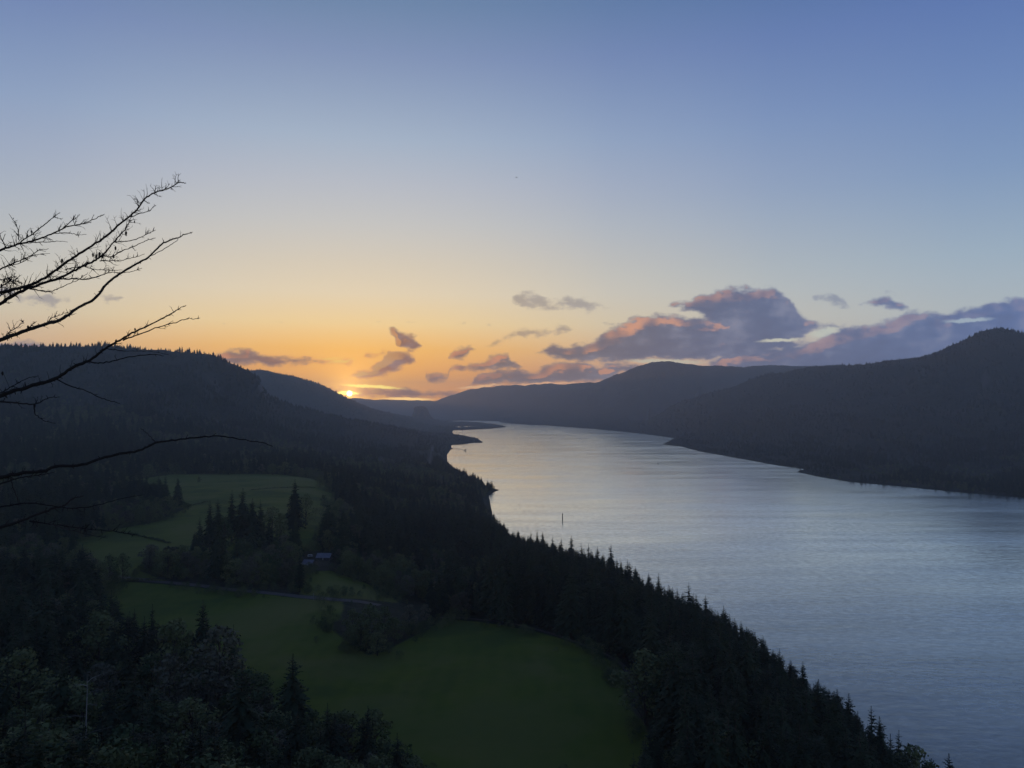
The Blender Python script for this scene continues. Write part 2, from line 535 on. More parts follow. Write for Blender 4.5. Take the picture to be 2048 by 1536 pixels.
# the slope below the viewpoint
for r in [(0, 0, 248.3), (5, 0, 248.2), (-5, 0, 248.3), (0, -40, 252), (-20, -40, 253), (40, -40, 250), (0, 6, 245.4), (8, 6, 245), (-8, 6, 245.3), (-15, 20, 233), (15, 20, 232), (0, 45, 214), (-40, 50, 215), (40, 50, 205),
          (0, 100, 178), (-100, 100, 188), (80, 100, 165), (-60, 150, 161), (-110, 150, 166), (0, 150, 148), (80, 150, 130), (160, 150, 95), (-140, 200, 148), (-70, 200, 140), (0, 200, 126), (80, 200, 114), (150, 200, 85),
          (-240, 300, 130), (-150, 300, 116), (-80, 290, 111), (-330, 400, 128), (-260, 420, 118), (-420, 600, 124), (-330, 560, 114), (-500, 800, 125), (200, 300, 50), (150, 300, 78), (100, 300, 103)]:
    cw(*r)
# far right mountains
line([(560, 795, 19800), (640, 794, 19600), (700, 796, 19500), (760, 799, 19500), (830, 800, 19400), (880, 803, 19300)], dz=0, back=(1.12, 150))
line([(872, 803, 18800), (900, 791, 18200), (950, 777, 17400), (1000, 772, 16500), (1100, 768, 15500), (1190, 765, 14000), (1235, 749, 12500), (1262, 739, 11800), (1290, 730, 11300), (1320, 724, 11000), (1350, 728, 11000),
      (1400, 732, 11100), (1500, 731, 11500), (1610, 733, 12000), (1800, 735, 12500), (2100, 740, 12500), (2700, 720, 12500)], dz=0, back=(1.15, 200))
for r in [(900, 828, 16600), (950, 815, 15800), (950, 835, 14500), (1000, 815, 14000), (1000, 835, 12500), (1100, 812, 12500), (1100, 838, 11000), (1200, 800, 11500), (1200, 835, 9700), (1250, 835, 8800), (1300, 790, 9600), (1230, 790, 11000),
          (1400, 770, 9500), (1330, 820, 8200)]:
    cpd(*r)
# near right mountain
line([(1290, 845, 8000), (1330, 818, 8000), (1380, 794, 8000), (1450, 770, 7900), (1540, 748, 7600), (1610, 736, 7100), (1650, 726, 6500), (1700, 720, 6200), (1800, 709, 5800), (1870, 697, 5500), (1900, 683, 5400), (1940, 665, 5200),
      (1970, 655, 5100), (2000, 651, 5000), (2048, 657, 5000), (2200, 690, 5000), (2500, 700, 4800), (2900, 700, 4600)], dz=-16, back=(1.2, 160))
for r in [(2048, 850, 3600), (2048, 750, 4350), (1930, 860, 3750), (1930, 770, 4600), (1800, 860, 3950), (1800, 780, 4900), (1700, 860, 4300), (1700, 790, 5300), (1600, 860, 4700), (1600, 800, 5800), (1500, 862, 5200), (1500, 812, 6100),
          (1400, 860, 5900), (1400, 828, 6500), (2400, 800, 3800), (2800, 850, 3200)]:
    cpd(*r)
for px, Y, z in [(2400, 2300, 18), (2048, 2650, 16), (1930, 2850, 14), (1800, 3000, 14), (1700, 3100, 12), (1600, 3600, 14), (1500, 4300, 12), (1440, 4700, 12), (1400, 5100, 12), (1340, 6000, 12), (2048, 2350, 8), (1800, 2600, 7)]:
    cz(px, Y, z)
# gullies and spurs on the right mountain
for px, py, Y, d in [(1960, 760, 4500, -45), (1870, 790, 4500, 40), (1780, 760, 5000, -45), (1720, 800, 5000, 40), (1650, 790, 5500, -40), (1580, 820, 5400, 35), (1520, 790, 6200, -40), (1450, 830, 6000, 35), (1990, 820, 3900, 35), (1900, 840, 3900, -30)]:
    cpd(px, py, Y, d)
for X in (-60000, -30000, 0, 30000, 60000):
    cw(X, 26000, 100)

ctrl = np.array(ctrl)


def warp(X, Y):
    d = np.maximum(Y + S0, 8.0)
    return np.stack([X / d * 11.0, np.log(d) * 4.2], axis=-1)


cA = warp(ctrl[:, 0], ctrl[:, 1])
# drop near duplicates
keep = []
for i in range(len(cA)):
    if all(np.hypot(*(cA[i] - cA[j])) > 0.012 for j in keep):
        keep.append(i)
ctrl = ctrl[keep]
cA = cA[keep]
Dm = np.sqrt(((cA[:, None] - cA[None]) ** 2).sum(-1))
n = len(cA)
A = np.zeros((n + 3, n + 3))
A[:n, :n] = -Dm + np.eye(n) * 0.004 * -1
A[:n, n] = 1
A[:n, n + 1:] = cA
A[n, :n] = 1
A[n + 1:, :n] = cA.T
sol = np.linalg.solve(A, np.concatenate([ctrl[:, 2], [0, 0, 0]]))


def rbf(X, Y):
    p = warp(X, Y)
    res = np.empty(len(p))
    for i in range(0, len(p), 20000):
        q = p[i:i + 20000]
        d = np.sqrt(((q[:, None, 0] - cA[None, :, 0]) ** 2 + (q[:, None, 1] - cA[None, :, 1]) ** 2))
        res[i:i + 20000] = -d @ sol[:n] + sol[n] + q @ sol[n + 1:]
    return res


def hash2(ix, iy, seed):
    h = (ix.astype(np.int64) * 374761393 + iy.astype(np.int64) * 668265263 + seed * 974634777) & 0xffffffff
    h = ((h ^ (h >> 13)) * 1274126177) & 0xffffffff
    return ((h ^ (h >> 16)) & 0xffffff) / float(0xffffff)


def vnoise(x, y, seed=0):
    ix, iy = np.floor(x), np.floor(y)
    fx, fy = x - ix, y - iy
    fx, fy = fx * fx * (3 - 2 * fx), fy * fy * (3 - 2 * fy)
    a = hash2(ix, iy, seed)
    b = hash2(ix + 1, iy, seed)
    c = hash2(ix, iy + 1, seed)
    d = hash2(ix + 1, iy + 1, seed)
    return (a * (1 - fx) + b * fx) * (1 - fy) + (c * (1 - fx) + d * fx) * fy - 0.5


def fbm(x, y, seed=0, octv=4):
    r, a = 0, 1.0
    for k in range(octv):
        r = r + a * vnoise(x * 2 ** k + 17.3 * k, y * 2 ** k - 9.1 * k, seed + k)
        a *= 0.52
    return r


def inside(x, y, pg):
    res = np.zeros(x.shape, bool)
    j = len(pg) - 1
    for i in range(len(pg)):
        xi, yi = pg[i]
        xj, yj = pg[j]
        c = ((yi > y) != (yj > y)) & (x < (xj - xi) * (y - yi) / (yj - yi + 1e-12) + xi)
        res ^= c
        j = i
    return res


def edge_dist(x, y, pg):
    res = np.full(x.shape, 1e9)
    for i in range(len(pg)):
        x0, y0 = pg[i - 1]
        x1, y1 = pg[i]
        ex, ey = x1 - x0, y1 - y0
        L = ex * ex + ey * ey + 1e-9
        t = np.clip(((x - x0) * ex + (y - y0) * ey) / L, 0, 1)
        res = np.minimum(res, np.hypot(x - x0 - t * ex, y - y0 - t * ey))
    return res


def sstep(x, a, b):
    t = np.clip((x - a) / (b - a), 0, 1)
    return t * t * (3 - 2 * t)


# meadow outlines (laid on the terrace, given by where their corners stand on it)
def on_terrace(rows):
    return np.array([at_z(x, y, 110.0)[:2] for x, y in rows])


meadow_polys = [
    on_terrace([(262, 966), (300, 958), (340, 951), (450, 948), (560, 946), (632, 952), (682, 985), (668, 1010), (655, 1060), (640, 1098), (560, 1112), (470, 1125), (400, 1140), (350, 1143), (275, 1142), (300, 1150), (320, 1158), (270, 1160), (220, 1152),
                (150, 1135), (120, 1095), (150, 1080), (240, 1058), (310, 1045), (372, 1018), (330, 1012), (262, 985)]),
    on_terrace([(225, 1166), (320, 1170), (400, 1178), (480, 1187), (560, 1195), (640, 1204), (690, 1207), (682, 1240), (665, 1265), (700, 1292), (740, 1312), (775, 1305), (850, 1262), (885, 1236), (960, 1240), (1070, 1262), (1150, 1287), (1240, 1325),
                (1256, 1400), (1290, 1460), (1340, 1536), (1390, 1640), (820, 1640), (790, 1560), (640, 1530), (550, 1460), (470, 1415), (400, 1345), (300, 1340), (215, 1300), (190, 1220)]),
    on_terrace([(600, 1152), (660, 1140), (720, 1150), (785, 1180), (800, 1196), (690, 1203), (600, 1193)]),
    on_terrace([(815, 1020), (868, 1016), (884, 1055), (835, 1048)]),
]
NU, NV = 760, 620
us = np.linspace(-1.0, 1.0, NU)
ss = np.concatenate([np.linspace(math.log(8.0), math.log(150.0), 60)[:-1], np.linspace(math.log(150.0), math.log(23000.0), NV - 59)])
dd = np.exp(ss)
gX = us[None, :] * dd[:, None]
gY = np.repeat((dd - S0)[:, None], NU, 1)
xf, yf = gX.ravel(), gY.ravel()
H = rbf(xf, yf)
ins = inside(xf, yf, poly)
ed = edge_dist(xf, yf, poly)
# relief of its own
infield = np.zeros(xf.shape)
field_d = np.full(xf.shape, 1e9)
for mp in meadow_polys:
    i_ = inside(xf, yf, mp)
    e_ = edge_dist(xf, yf, mp)
    infield = np.maximum(infield, np.where(i_, 1.0, 0.0))
    field_d = np.minimum(field_d, np.where(i_, -e_, e_))
rough_amt = sstep(H, 120, 320) * sstep(yf, 1800, 2600)
ridged = 1 - 2 * np.abs(fbm(xf / 700.0, yf / 900.0, 3, 4))
H = H + rough_amt * ((26 + 26 * (xf > 0)) * (ridged - 0.75) + 14 * fbm(xf / 160.0, yf / 160.0, 9, 3))
H = H + sstep(ed, 30, 200) * sstep(field_d, 0, 60) * (5 * fbm(xf / 60.0, yf / 60.0, 21, 3)) * sstep(yf, 150, 300)
H = H + 2.2 * fbm(xf / 130.0, yf / 130.0, 33, 2) * np.where(infield > 0, 1, 0) * sstep(-field_d, 0, 30)
Hout = np.clip(0.12 * ed, 0, 2.0) + np.maximum(H - 1.0, 0.3) * sstep(ed, 0, 45)
Hin = -np.clip(0.2 * ed, 0, 9.0)
H = np.where(ins, Hin, Hout)
gH = H.reshape(gX.shape)


def height(X, Y):
    X = np.asarray(X, float)
    Y = np.asarray(Y, float)
    d = np.maximum(Y + S0, 8.01)
    fu = np.clip((X / d + 1.0) / 2.0 * (NU - 1), 0, NU - 1.001)
    s = np.log(d)
    fv = np.clip(np.interp(s, ss, np.arange(len(ss))), 0, len(ss) - 1.001)
    iu, iv = fu.astype(int), fv.astype(int)
    a, b = fu - iu, fv - iv
    return (gH[iv, iu] * (1 - a) + gH[iv, iu + 1] * a) * (1 - b) + (gH[iv + 1, iu] * (1 - a) + gH[iv + 1, iu + 1] * a) * b


def hit(px, py, y0=60.0, y1=30000.0):
    """where the line of sight through this point of the photo meets the ground"""
    d = ray(px, py)
    t = np.exp(np.linspace(math.log(y0), math.log(y1), 4000))
    X = d[0] / d[1] * t
    Z = CAMZ + d[2] / d[1] * t
    g = np.maximum(height(X, t), 0)
    k = np.argmax(Z < g)
    if Z[k] >= g[k]:
        k = len(t) - 1
    return X[k], t[k], g[k]


# --- ground material
m_ground, N, B = mat_principled('ground_cover', 0.95, 0.1)
geo = N.node('ShaderNodeNewGeometry')
pos = geo.outputs['Position']
att = N.node('ShaderNodeAttribute', attribute_name='meadow')
n_big = N.noise(pos, 0.004, 5.0, 0.6)
n_mid = N.noise(pos, 0.02, 5.0, 0.65)
n_fine = N.noise(pos, 0.25, 4.0, 0.6)
forest_c = N.ramp(n_mid.outputs['Fac'], [(0.3, (0.012, 0.018, 0.012, 1)), (0.5, (0.022, 0.028, 0.016, 1)), (0.7, (0.04, 0.036, 0.022, 1))])
forest_c = N.mix(N.smooth(n_big.outputs['Fac'], 0.5, 0.68, 0.0, 0.6), forest_c, (0.045, 0.040, 0.026, 1))
sepn = N.node('ShaderNodeSeparateXYZ')
N.put(sepn.inputs[0], geo.outputs['Normal'])
steep = N.smooth(sepn.outputs[2], 0.72, 0.5)
forest_c = N.mix(steep, forest_c, (0.09, 0.085, 0.078, 1))
# mown lines and patches in the grass
wv = N.node('ShaderNodeTexWave')
N.put(wv.inputs['Vector'], pos)
wv.inputs['Scale'].default_value = 0.03
wv.inputs['Distortion'].default_value = 6.0
wv.inputs['Detail'].default_value = 2.0
grass = N.ramp(n_mid.outputs['Fac'], [(0.3, (0.052, 0.074, 0.008, 1)), (0.55, (0.085, 0.108, 0.010, 1)), (0.75, (0.125, 0.130, 0.016, 1))])
grass = N.mix(N.math('MULTIPLY', wv.outputs['Fac'], 0.3), grass, (0.12, 0.14, 0.02, 1))
n_pat = N.noise(pos, 0.011, 4.0, 0.6)
grass = N.mix(N.smooth(n_pat.outputs['Fac'], 0.46, 0.60, 0.0, 0.75), grass, (0.13, 0.125, 0.035, 1))
grass = N.mix(N.smooth(n_pat.outputs['Fac'], 0.48, 0.36, 0.0, 0.75), grass, (0.030, 0.052, 0.010, 1))
grass = N.mix(N.smooth(n_big.outputs['Fac'], 0.42, 0.62, 0.0, 0.5), grass, (0.055, 0.094, 0.012, 1))
grass = N.mix(N.math('MULTIPLY', n_fine.outputs['Fac'], 0.25), grass, (0.05, 0.056, 0.010, 1))
edge = N.math('ADD', att.outputs['Fac'], N.math('MULTIPLY', N.math('SUBTRACT', n_mid.outputs['Fac'], 0.5), 16.0))
col = N.mix(N.smooth(edge, -1.5, 1.5), forest_c, grass)
N.put(B.inputs['Base Color'], col)
bmp = N.node('ShaderNodeBump')
bmp.inputs['Strength'].default_value = 0.8
bmp.inputs['Distance'].default_value = 9.0
nb = N.noise(pos, 0.045, 5.0, 0.7)
N.put(bmp.inputs['Height'], N.math('MULTIPLY', nb.outputs['Fac'], N.smooth(att.outputs['Fac'], 1.0, -6.0)))
N.put(B.inputs['Normal'], bmp.outputs[0])

NVv = len(ss)
idx = np.arange(NVv * NU).reshape(NVv, NU)
fc = np.stack([idx[:-1, :-1], idx[:-1, 1:], idx[1:, 1:], idx[1:, :-1]], -1).reshape(-1, 4)
ground = grid_mesh('ground', np.stack([xf, yf, H], -1), fc, m_ground)
tag(ground, kind='structure')
a_ = ground.data.attributes.new('meadow', 'FLOAT', 'POINT')
a_.data.foreach_set('value', np.clip(-field_d, -20, 20).astype(np.float32))

# ------------------------------------------------------------------ water
m_water, N, B = mat_principled('river_water', 0.10, 0.5)
B.inputs['Base Color'].default_value = (0.22, 0.19, 0.12, 1)
B.inputs['IOR'].default_value = 1.33
B.inputs['Specular IOR Level'].default_value = 0.0
B.inputs['Roughness'].default_value = 1.0
geo = N.node('ShaderNodeNewGeometry')
pos = geo.outputs['Position']
p2 = N.vmath('MULTIPLY', pos, (0.55, 1.0, 1.0))
w1 = N.noise(p2, 0.30, 3.0, 0.6)
w2 = N.noise(p2, 0.06, 3.0, 0.6)
w3 = N.noise(N.vmath('MULTIPLY', pos, (0.3, 1.0, 1.0)), 0.006, 4.0, 0.6)
hsum = N.math('ADD', N.math('MULTIPLY', w1.outputs['Fac'], 0.17), N.math('MULTIPLY', w2.outputs['Fac'], 0.5))
hsum = N.math('MULTIPLY', hsum, N.smooth(w3.outputs['Fac'], 0.3, 0.7, 0.55, 1.25))
bmp = N.node('ShaderNodeBump')
bmp.inputs['Strength'].default_value = 1.0
bmp.inputs['Distance'].default_value = 1.0
N.put(bmp.inputs['Height'], hsum)
N.put(B.inputs['Normal'], bmp.outputs[0])
gl = N.node('ShaderNodeBsdfGlossy', distribution='MULTI_GGX')
gl.inputs['Color'].default_value = (0.95, 1.0, 1.0, 1)
N.put(gl.inputs['Normal'], bmp.outputs[0])
fr = N.node('ShaderNodeFresnel')
fr.inputs['IOR'].default_value = 1.5
mx = N.node('ShaderNodeMixShader')
wp = N.noise(N.vmath('MULTIPLY', pos, (0.5, 1.0, 1.0)), 0.17, 4.0, 0.72)
wl = N.noise(N.vmath('MULTIPLY', pos, (0.22, 1.0, 1.0)), 0.014, 4.0, 0.6)
mod = N.math('MULTIPLY', N.smooth(wp.outputs['Fac'], 0.30, 0.70, 0.84, 1.22), N.smooth(wl.outputs['Fac'], 0.3, 0.7, 0.93, 1.12))
N.put(mx.inputs[0], N.math('MULTIPLY', N.smooth(fr.outputs[0], 0.0, 0.60, 0.06, 1.0), mod, clamp=True))
N.l.new(B.outputs[0], mx.inputs[1])
N.l.new(gl.outputs[0], mx.inputs[2])
N.l.new(mx.outputs[0], m_water.node_tree.nodes['Material Output'].inputs['Surface'])
N.put(gl.inputs['Roughness'], N.smooth(w3.outputs['Fac'], 0.3, 0.7, 0.14, 0.21))
wx = np.array([-9000, -3000, -1000, 0, 1000, 2500, 6000]) * 1.0
wy = np.array([-300, 500, 1500, 3000, 6000, 12000, 22000]) * 1.0
vv = [(x, y, 0.0) for y in wy for x in wx]
ff = [(j * 7 + i, j * 7 + i + 1, (j + 1) * 7 + i + 1, (j + 1) * 7 + i) for j in range(6) for i in range(6)]
river = mesh_obj('river', vv, ff, m_water)
tag(river, kind='structure')

# ponds in the low peninsula
for k, (px, py, rx, ry) in enumerate([(918, 854.3, 28, 110), (935, 853.6, 55, 110)]):
    X, Y, Z = hit(px, py)
    z0 = float(height(X, Y)) + 3.0
    vs = [(X + rx * math.cos(a) * (1 + 0.2 * math.sin(3 * a + k)), Y + ry * math.sin(a), z0) for a in [i * math.pi / 10 for i in range(20)]]
    o = mesh_obj('pond', vs, [tuple(range(20))], m_water)
    tag(o, kind='structure')

# ------------------------------------------------------------------ haze
m_haze = bpy.data.materials.new('haze')
m_haze.use_nodes = True
m_haze.node_tree.nodes.clear()
N = NT(m_haze.node_tree)
pv = N.node('ShaderNodeVolumePrincipled')
pv.inputs['Color'].default_value = (0.78, 0.90, 1.0, 1)
pv.inputs['Density'].default_value = 6.0e-5
pv.inputs['Anisotropy'].default_value = 0.42
mo = N.node('ShaderNodeOutputMaterial')
N.l.new(pv.outputs[0], mo.inputs['Volume'])
hx0, hx1, hy0, hy1, hz0, hz1 = -24500, 24500, -80, 23200, -12, float(H.max()) + 25.0
hv = [(x, y, z) for z in (hz0, hz1) for y in (hy0, hy1) for x in (hx0, hx1)]
haze = mesh_obj('haze', hv, [(0, 2, 3, 1), (4, 5, 7, 6), (0, 1, 5, 4), (2, 6, 7, 3), (0, 4, 6, 2), (1, 3, 7, 5)], m_haze)
tag(haze, kind='stuff')

# ------------------------------------------------------------------ vegetation materials
def foliage_mat(name, dark, light, rough=0.85):
    m, N, B = mat_principled(name, rough, 0.15)
    oi = N.node('ShaderNodeObjectInfo')
    geo = N.node('ShaderNodeNewGeometry')
    nn = N.noise(geo.outputs['Position'], 0.35, 3.0, 0.6)
    f = N.math('ADD', N.math('MULTIPLY', oi.outputs['Random'], 0.65), N.math('MULTIPLY', nn.outputs['Fac'], 0.5))
    N.put(B.inputs['Base Color'], N.mix(N.smooth(f, 0.1, 0.95), dark, light))
    return m


m_needles = foliage_mat('conifer_needles', (0.010, 0.020, 0.012, 1), (0.030, 0.046, 0.022, 1))
m_leaves = foliage_mat('spring_leaves', (0.038, 0.062, 0.026, 1), (0.115, 0.130, 0.052, 1))
m_bare = foliage_mat('budding_twigs', (0.045, 0.048, 0.034, 1), (0.115, 0.112, 0.072, 1))
m_bark = foliage_mat('dark_bark', (0.030, 0.024, 0.020, 1), (0.060, 0.050, 0.042, 1))
m_dead = foliage_mat('dead_branch_bark', (0.012, 0.010, 0.010, 1), (0.035, 0.030, 0.026, 1))
m_pale = foliage_mat('weathered_dead_wood', (0.12, 0.115, 0.11, 1), (0.26, 0.25, 0.24, 1))


# ------------------------------------------------------------------ tree models (unit height)
def quad(vs, fs, c, u, v):
    i = len(vs)
    vs += [c - u - v, c + u - v, c + u + v, c - u + v]
    fs.append((i, i + 1, i + 2, i + 3))


def tube(vs, fs, pts, rads, n=5, cap=True):
    pts = [Vector(p) for p in pts]
    base = len(vs)
    ref = Vector((0.13, 0.27, 0.95)).normalized()
    for k, p in enumerate(pts):
        t = (pts[min(k + 1, len(pts) - 1)] - pts[max(k - 1, 0)])
        if t.length < 1e-9:
            t = Vector((0, 0, 1))
        t.normalize()
        a = t.cross(ref)
        if a.length < 0.1:
            a = t.cross(Vector((1, 0, 0)))
        a.normalize()
        b = t.cross(a)
        for j in range(n):
            an = 2 * math.pi * j / n
            vs.append(p + (a * math.cos(an) + b * math.sin(an)) * rads[k])
    for k in range(len(pts) - 1):
        for j in range(n):
            i0, i1 = base + k * n + j, base + k * n + (j + 1) % n
            fs.append((i0, i1, i1 + n, i0 + n))
    if cap:
        fs.append(tuple(base + j for j in range(n)))
        e = base + (len(pts) - 1) * n
        fs.append(tuple(e + n - 1 - j for j in range(n)))


def conifer_meshes(seed, slim=0.15, whorls=30, gappy=0.0, lean=0.0, flat_top=False):
    r = random.Random(seed)
    vs, fs = [], []
    bottom = r.uniform(0.08, 0.16)
    ph0 = r.uniform(0, 6.28)
    for w in range(whorls):
        t = bottom + (0.985 - bottom) * (w / (whorls - 1)) ** 0.92
        prof = (1 - t) ** 0.80 * (0.55 + 0.45 * min(1.0, (t - bottom) * 5 + 0.35))
        if flat_top:
            prof = max(prof, 0.32 * (1 - (t - 0.9) / 0.1 if t > 0.9 else 1)) if t > 0.5 else prof
        rad = slim * prof * 1.25 + 0.006
        nb = 7 if t < 0.7 else 5
        for b in range(nb):
            if r.random() < gappy:
                continue
            an = ph0 + w * 2.4 + b * 2 * math.pi / nb + r.uniform(-0.3, 0.3)
            L = rad * r.uniform(0.62, 1.18)
            d = Vector((math.cos(an), math.sin(an), 0))
            side = Vector((-d.y, d.x, 0))
            z0 = t + r.uniform(-0.008, 0.008)
            droop = L * r.uniform(0.18, 0.5) * (1.0 if t < 0.8 else 0.2)
            up = 0.0 if t < 0.75 else L * 0.5
            nseg = 5
            for s in range(nseg):
                q = (s + 0.55) / nseg
                c = d * (L * q) + Vector((0, 0, z0 - droop * q * q * 1.3 + up * q + 0.02 * L))
                wd = L * (0.30 * (1 - q) + 0.09) * r.uniform(0.7, 1.3)
                ln = L / nseg * 0.85
                til = r.uniform(-0.5, 0.5)
                u = (d * ln + Vector((0, 0, -droop / nseg * 1.4)))
                v = side * wd * math.cos(til) + Vector((0, 0, wd * math.sin(til)))
                quad(vs, fs, c, u * 0.6, v * 0.75)
                # hanging sprays
                if t < 0.9:
                    hz_ = wd * r.uniform(0.5, 0.9)
                    c2 = c + side * r.uniform(-wd, wd) * 0.6 + Vector((0, 0, -hz_ * 0.5))
                    quad(vs, fs, c2, d * ln * 0.5 + side * r.uniform(-ln, ln) * 0.4, Vector((0, 0, hz_ * 0.5)))
    # leader
    quad(vs, fs, Vector((0, 0, 0.985)), Vector((0.0035, 0, 0)), Vector((0, 0, 0.015)))
    quad(vs, fs, Vector((0, 0, 0.985)), Vector((0, 0.0035, 0)), Vector((0, 0, 0.015)))
    for k, v in enumerate(vs):
        vs[k] = Vector((v.x + lean * v.z * v.z, v.y, v.z))
    crown = bpy.data.meshes.new('crown')
    crown.from_pydata([tuple(v) for v in vs], [], fs)
    crown.materials.append(m_needles)
    vt, ft = [], []
    tube(vt, ft, [(lean * z * z, 0, z) for z in (-0.05, 0.1, 0.3, 0.6, 0.85, 0.985)], [0.016, 0.0135, 0.011, 0.0075, 0.004, 0.0012], 7)
    trunk = bpy.data.meshes.new('trunk')
    trunk.from_pydata([tuple(v) for v in vt], [], ft)
    trunk.materials.append(m_bark)
    trunk.shade_smooth()
    return crown, trunk


def broadleaf_meshes(seed, width=0.34, low=0.16, leafmat=None, dens=1.0, shrub=False):
    r = random.Random(seed)
    vt, ft = [], []
    lobes = []
    if not shrub:
        tube(vt, ft, [(0, 0, -0.05), (0.005, 0, 0.15), (-0.008, 0.006, 0.35), (0.006, 0, 0.6), (0, 0, 0.85)], [0.022, 0.018, 0.014, 0.008, 0.002], 7)
    nl = 13 if not shrub else 9
    for k in range(nl):
        an = k * 2.4 + r.uniform(-0.4, 0.4)
        zz = low + (0.93 - low) * ((k + 0.5) / nl) ** 0.85
        prof = math.sin(min(1.0, (zz - low + 0.10) / (1.02 - low)) * math.pi) ** 0.55
        rr = width * prof * r.uniform(0.35, 0.8)
        p = Vector((math.cos(an) * rr, math.sin(an) * rr, zz))
        lobes.append((p, width * r.uniform(0.30, 0.48) * (0.5 + 0.5 * prof)))
        b0 = Vector((0, 0, max(0.05, zz - r.uniform(0.12, 0.25))))
        if shrub:
            b0 = Vector((0, 0, -0.02))
        mid = (b0 + p) * 0.5 + Vector((r.uniform(-0.02, 0.02), r.uniform(-0.02, 0.02), 0.02))
        tube(vt, ft, [b0, mid, p], [0.009, 0.006, 0.002], 5)
    lobes.append((Vector((0, 0, 0.86)), width * 0.36))
    vs, fs = [], []
    for p, rad in lobes:
        cnt = int(150 * dens * (rad / (width * 0.4)) ** 2)
        for _ in range(cnt):
            d = Vector((r.gauss(0, 1), r.gauss(0, 1), r.gauss(0, 1) * 0.85 + 0.15)).normalized()
            q = r.uniform(0.45, 1.0) ** 0.5 * (1.0 + 0.22 * math.sin(7 * d.x + seed) * math.cos(6 * d.y + 5 * d.z))
            c = p + Vector((d.x, d.y, d.z * 0.85)) * rad * q
            nrm = (d + Vector((r.uniform(-1, 1), r.uniform(-1, 1), r.uniform(-1, 1))) * 0.9).normalized()
            a = nrm.cross(Vector((0.3, 0.2, 0.9))).normalized()
            b = nrm.cross(a)
            sz = r.uniform(0.008, 0.019)
            quad(vs, fs, c, a * sz, b * sz * r.uniform(0.6, 1.0))
    crown = bpy.data.meshes.new('crown')
    crown.from_pydata([tuple(v) for v in vs], [], fs)
    crown.materials.append(leafmat or m_leaves)
    trunk = bpy.data.meshes.new('trunk')
    trunk.from_pydata([tuple(v) for v in vt], [], ft)
    trunk.materials.append(m_bark)
    return crown, trunk


CON = [conifer_meshes(1, 0.20, 30), conifer_meshes(2, 0.165, 28, 0.05), conifer_meshes(3, 0.235, 34, 0.03), conifer_meshes(4, 0.20, 22, 0.25, 0.02), conifer_meshes(5, 0.20, 26, 0.12, -0.02, True)]
BRO = [broadleaf_meshes(11), broadleaf_meshes(12, 0.40, 0.12), broadleaf_meshes(13, 0.30, 0.2, m_bare, 0.75), broadleaf_meshes(14, 0.36, 0.14, m_leaves, 0.8)]
SHR = [broadleaf_meshes(21, 0.62, 0.12, m_leaves, 1.2, True), broadleaf_meshes(22, 0.75, 0.10, m_leaves, 1.2, True)]


# ------------------------------------------------------------------ what can be seen from the viewpoint
def visible(X, Y, Z, extra):
    """true where a tree of height extra standing there rises over the ground in front of it"""
    u = X / (Y + S0)
    el = (Z + extra - CAMZ) / np.maximum(Y, 1)
    return el > horizon_at(X, Y)


_ang = (np.maximum(gH, 0) - CAMZ) / np.maximum(gY, 1.0)
_ang = np.where(gY > 30, _ang, -9.0)
_run = np.maximum.accumulate(_ang, axis=0)


def horizon_at(X, Y):
    d = np.maximum(Y + S0, 8.01)
    fu = np.clip((X / d + 1.0) / 2.0 * (NU - 1), 0, NU - 1.001)
    fv = np.clip(np.interp(np.log(d * 0.985), ss, np.arange(len(ss))), 0, len(ss) - 1.001)
    return _run[fv.astype(int), (fu + 0.5).astype(int).clip(0, NU - 1)]


# silhouettes the tree tops keep to
TL_PX = [-400, 0, 60, 100, 165, 225, 232, 262, 300, 340, 400, 440, 470, 500, 550, 600, 640, 700, 760, 800, 820, 860, 900, 1240, 1265, 1300, 1340]
TL_PY = [1060, 1085, 1085, 1090, 1095, 1150, 1188, 1205, 1228, 1232, 1216, 1235, 1285, 1310, 1345, 1372, 1395, 1412, 1412, 1450, 1480, 1540, 1700, 1700, 1500, 1440, 1400]
TR_PX = [960, 1000, 1020, 1060, 1120, 1170, 1220, 1270, 1310, 1350, 1400, 1450, 1500, 1550, 1600, 1650, 1690, 1720, 1750, 1800, 1850, 1890, 1930, 1990, 2100, 2600]
TR_PY = [1000, 1034, 1052, 1072, 1085, 1094, 1104, 1130, 1153, 1176, 1190, 1212, 1248, 1290, 1334, 1362, 1388, 1418, 1442, 1476, 1506, 1532, 1562, 1610, 1700, 2200]

trees = []      # (kind, X, Y, Z, h, widthscale, rot, proto)
nrng = np.random.RandomState(5)


road_pts = [at_z(x, y, 110.0)[:2] for x, y in [(150, 1152), (205, 1155), (250, 1159), (300, 1164), (340, 1168), (400, 1174), (450, 1181), (500, 1186), (560, 1192), (620, 1199), (690, 1206), (760, 1210)]]
track_pts = [at_z(x, y, 110.0)[:2] for x, y in [(880, 1231), (920, 1230), (960, 1234), (1020, 1243), (1070, 1255), (1110, 1267), (1150, 1281), (1200, 1300), (1240, 1319), (1262, 1350), (1270, 1400)]]
cut_pts = [hit(x, y)[:2] for x, y in [(857, 932), (860, 918), (862, 908), (865, 894)]]
clearing = on_terrace([(598, 1098), (665, 1098), (700, 1150), (700, 1175), (600, 1185), (592, 1150)])


def line_dist(x, y, pts):
    res = np.full(x.shape, 1e9)
    for (x0, y0), (x1, y1) in zip(pts[:-1], pts[1:]):
        ex, ey = x1 - x0, y1 - y0
        t = np.clip(((x - x0) * ex + (y - y0) * ey) / (ex * ex + ey * ey + 1e-9), 0, 1)
        res = np.minimum(res, np.hypot(x - x0 - t * ex, y - y0 - t * ey))
    return res


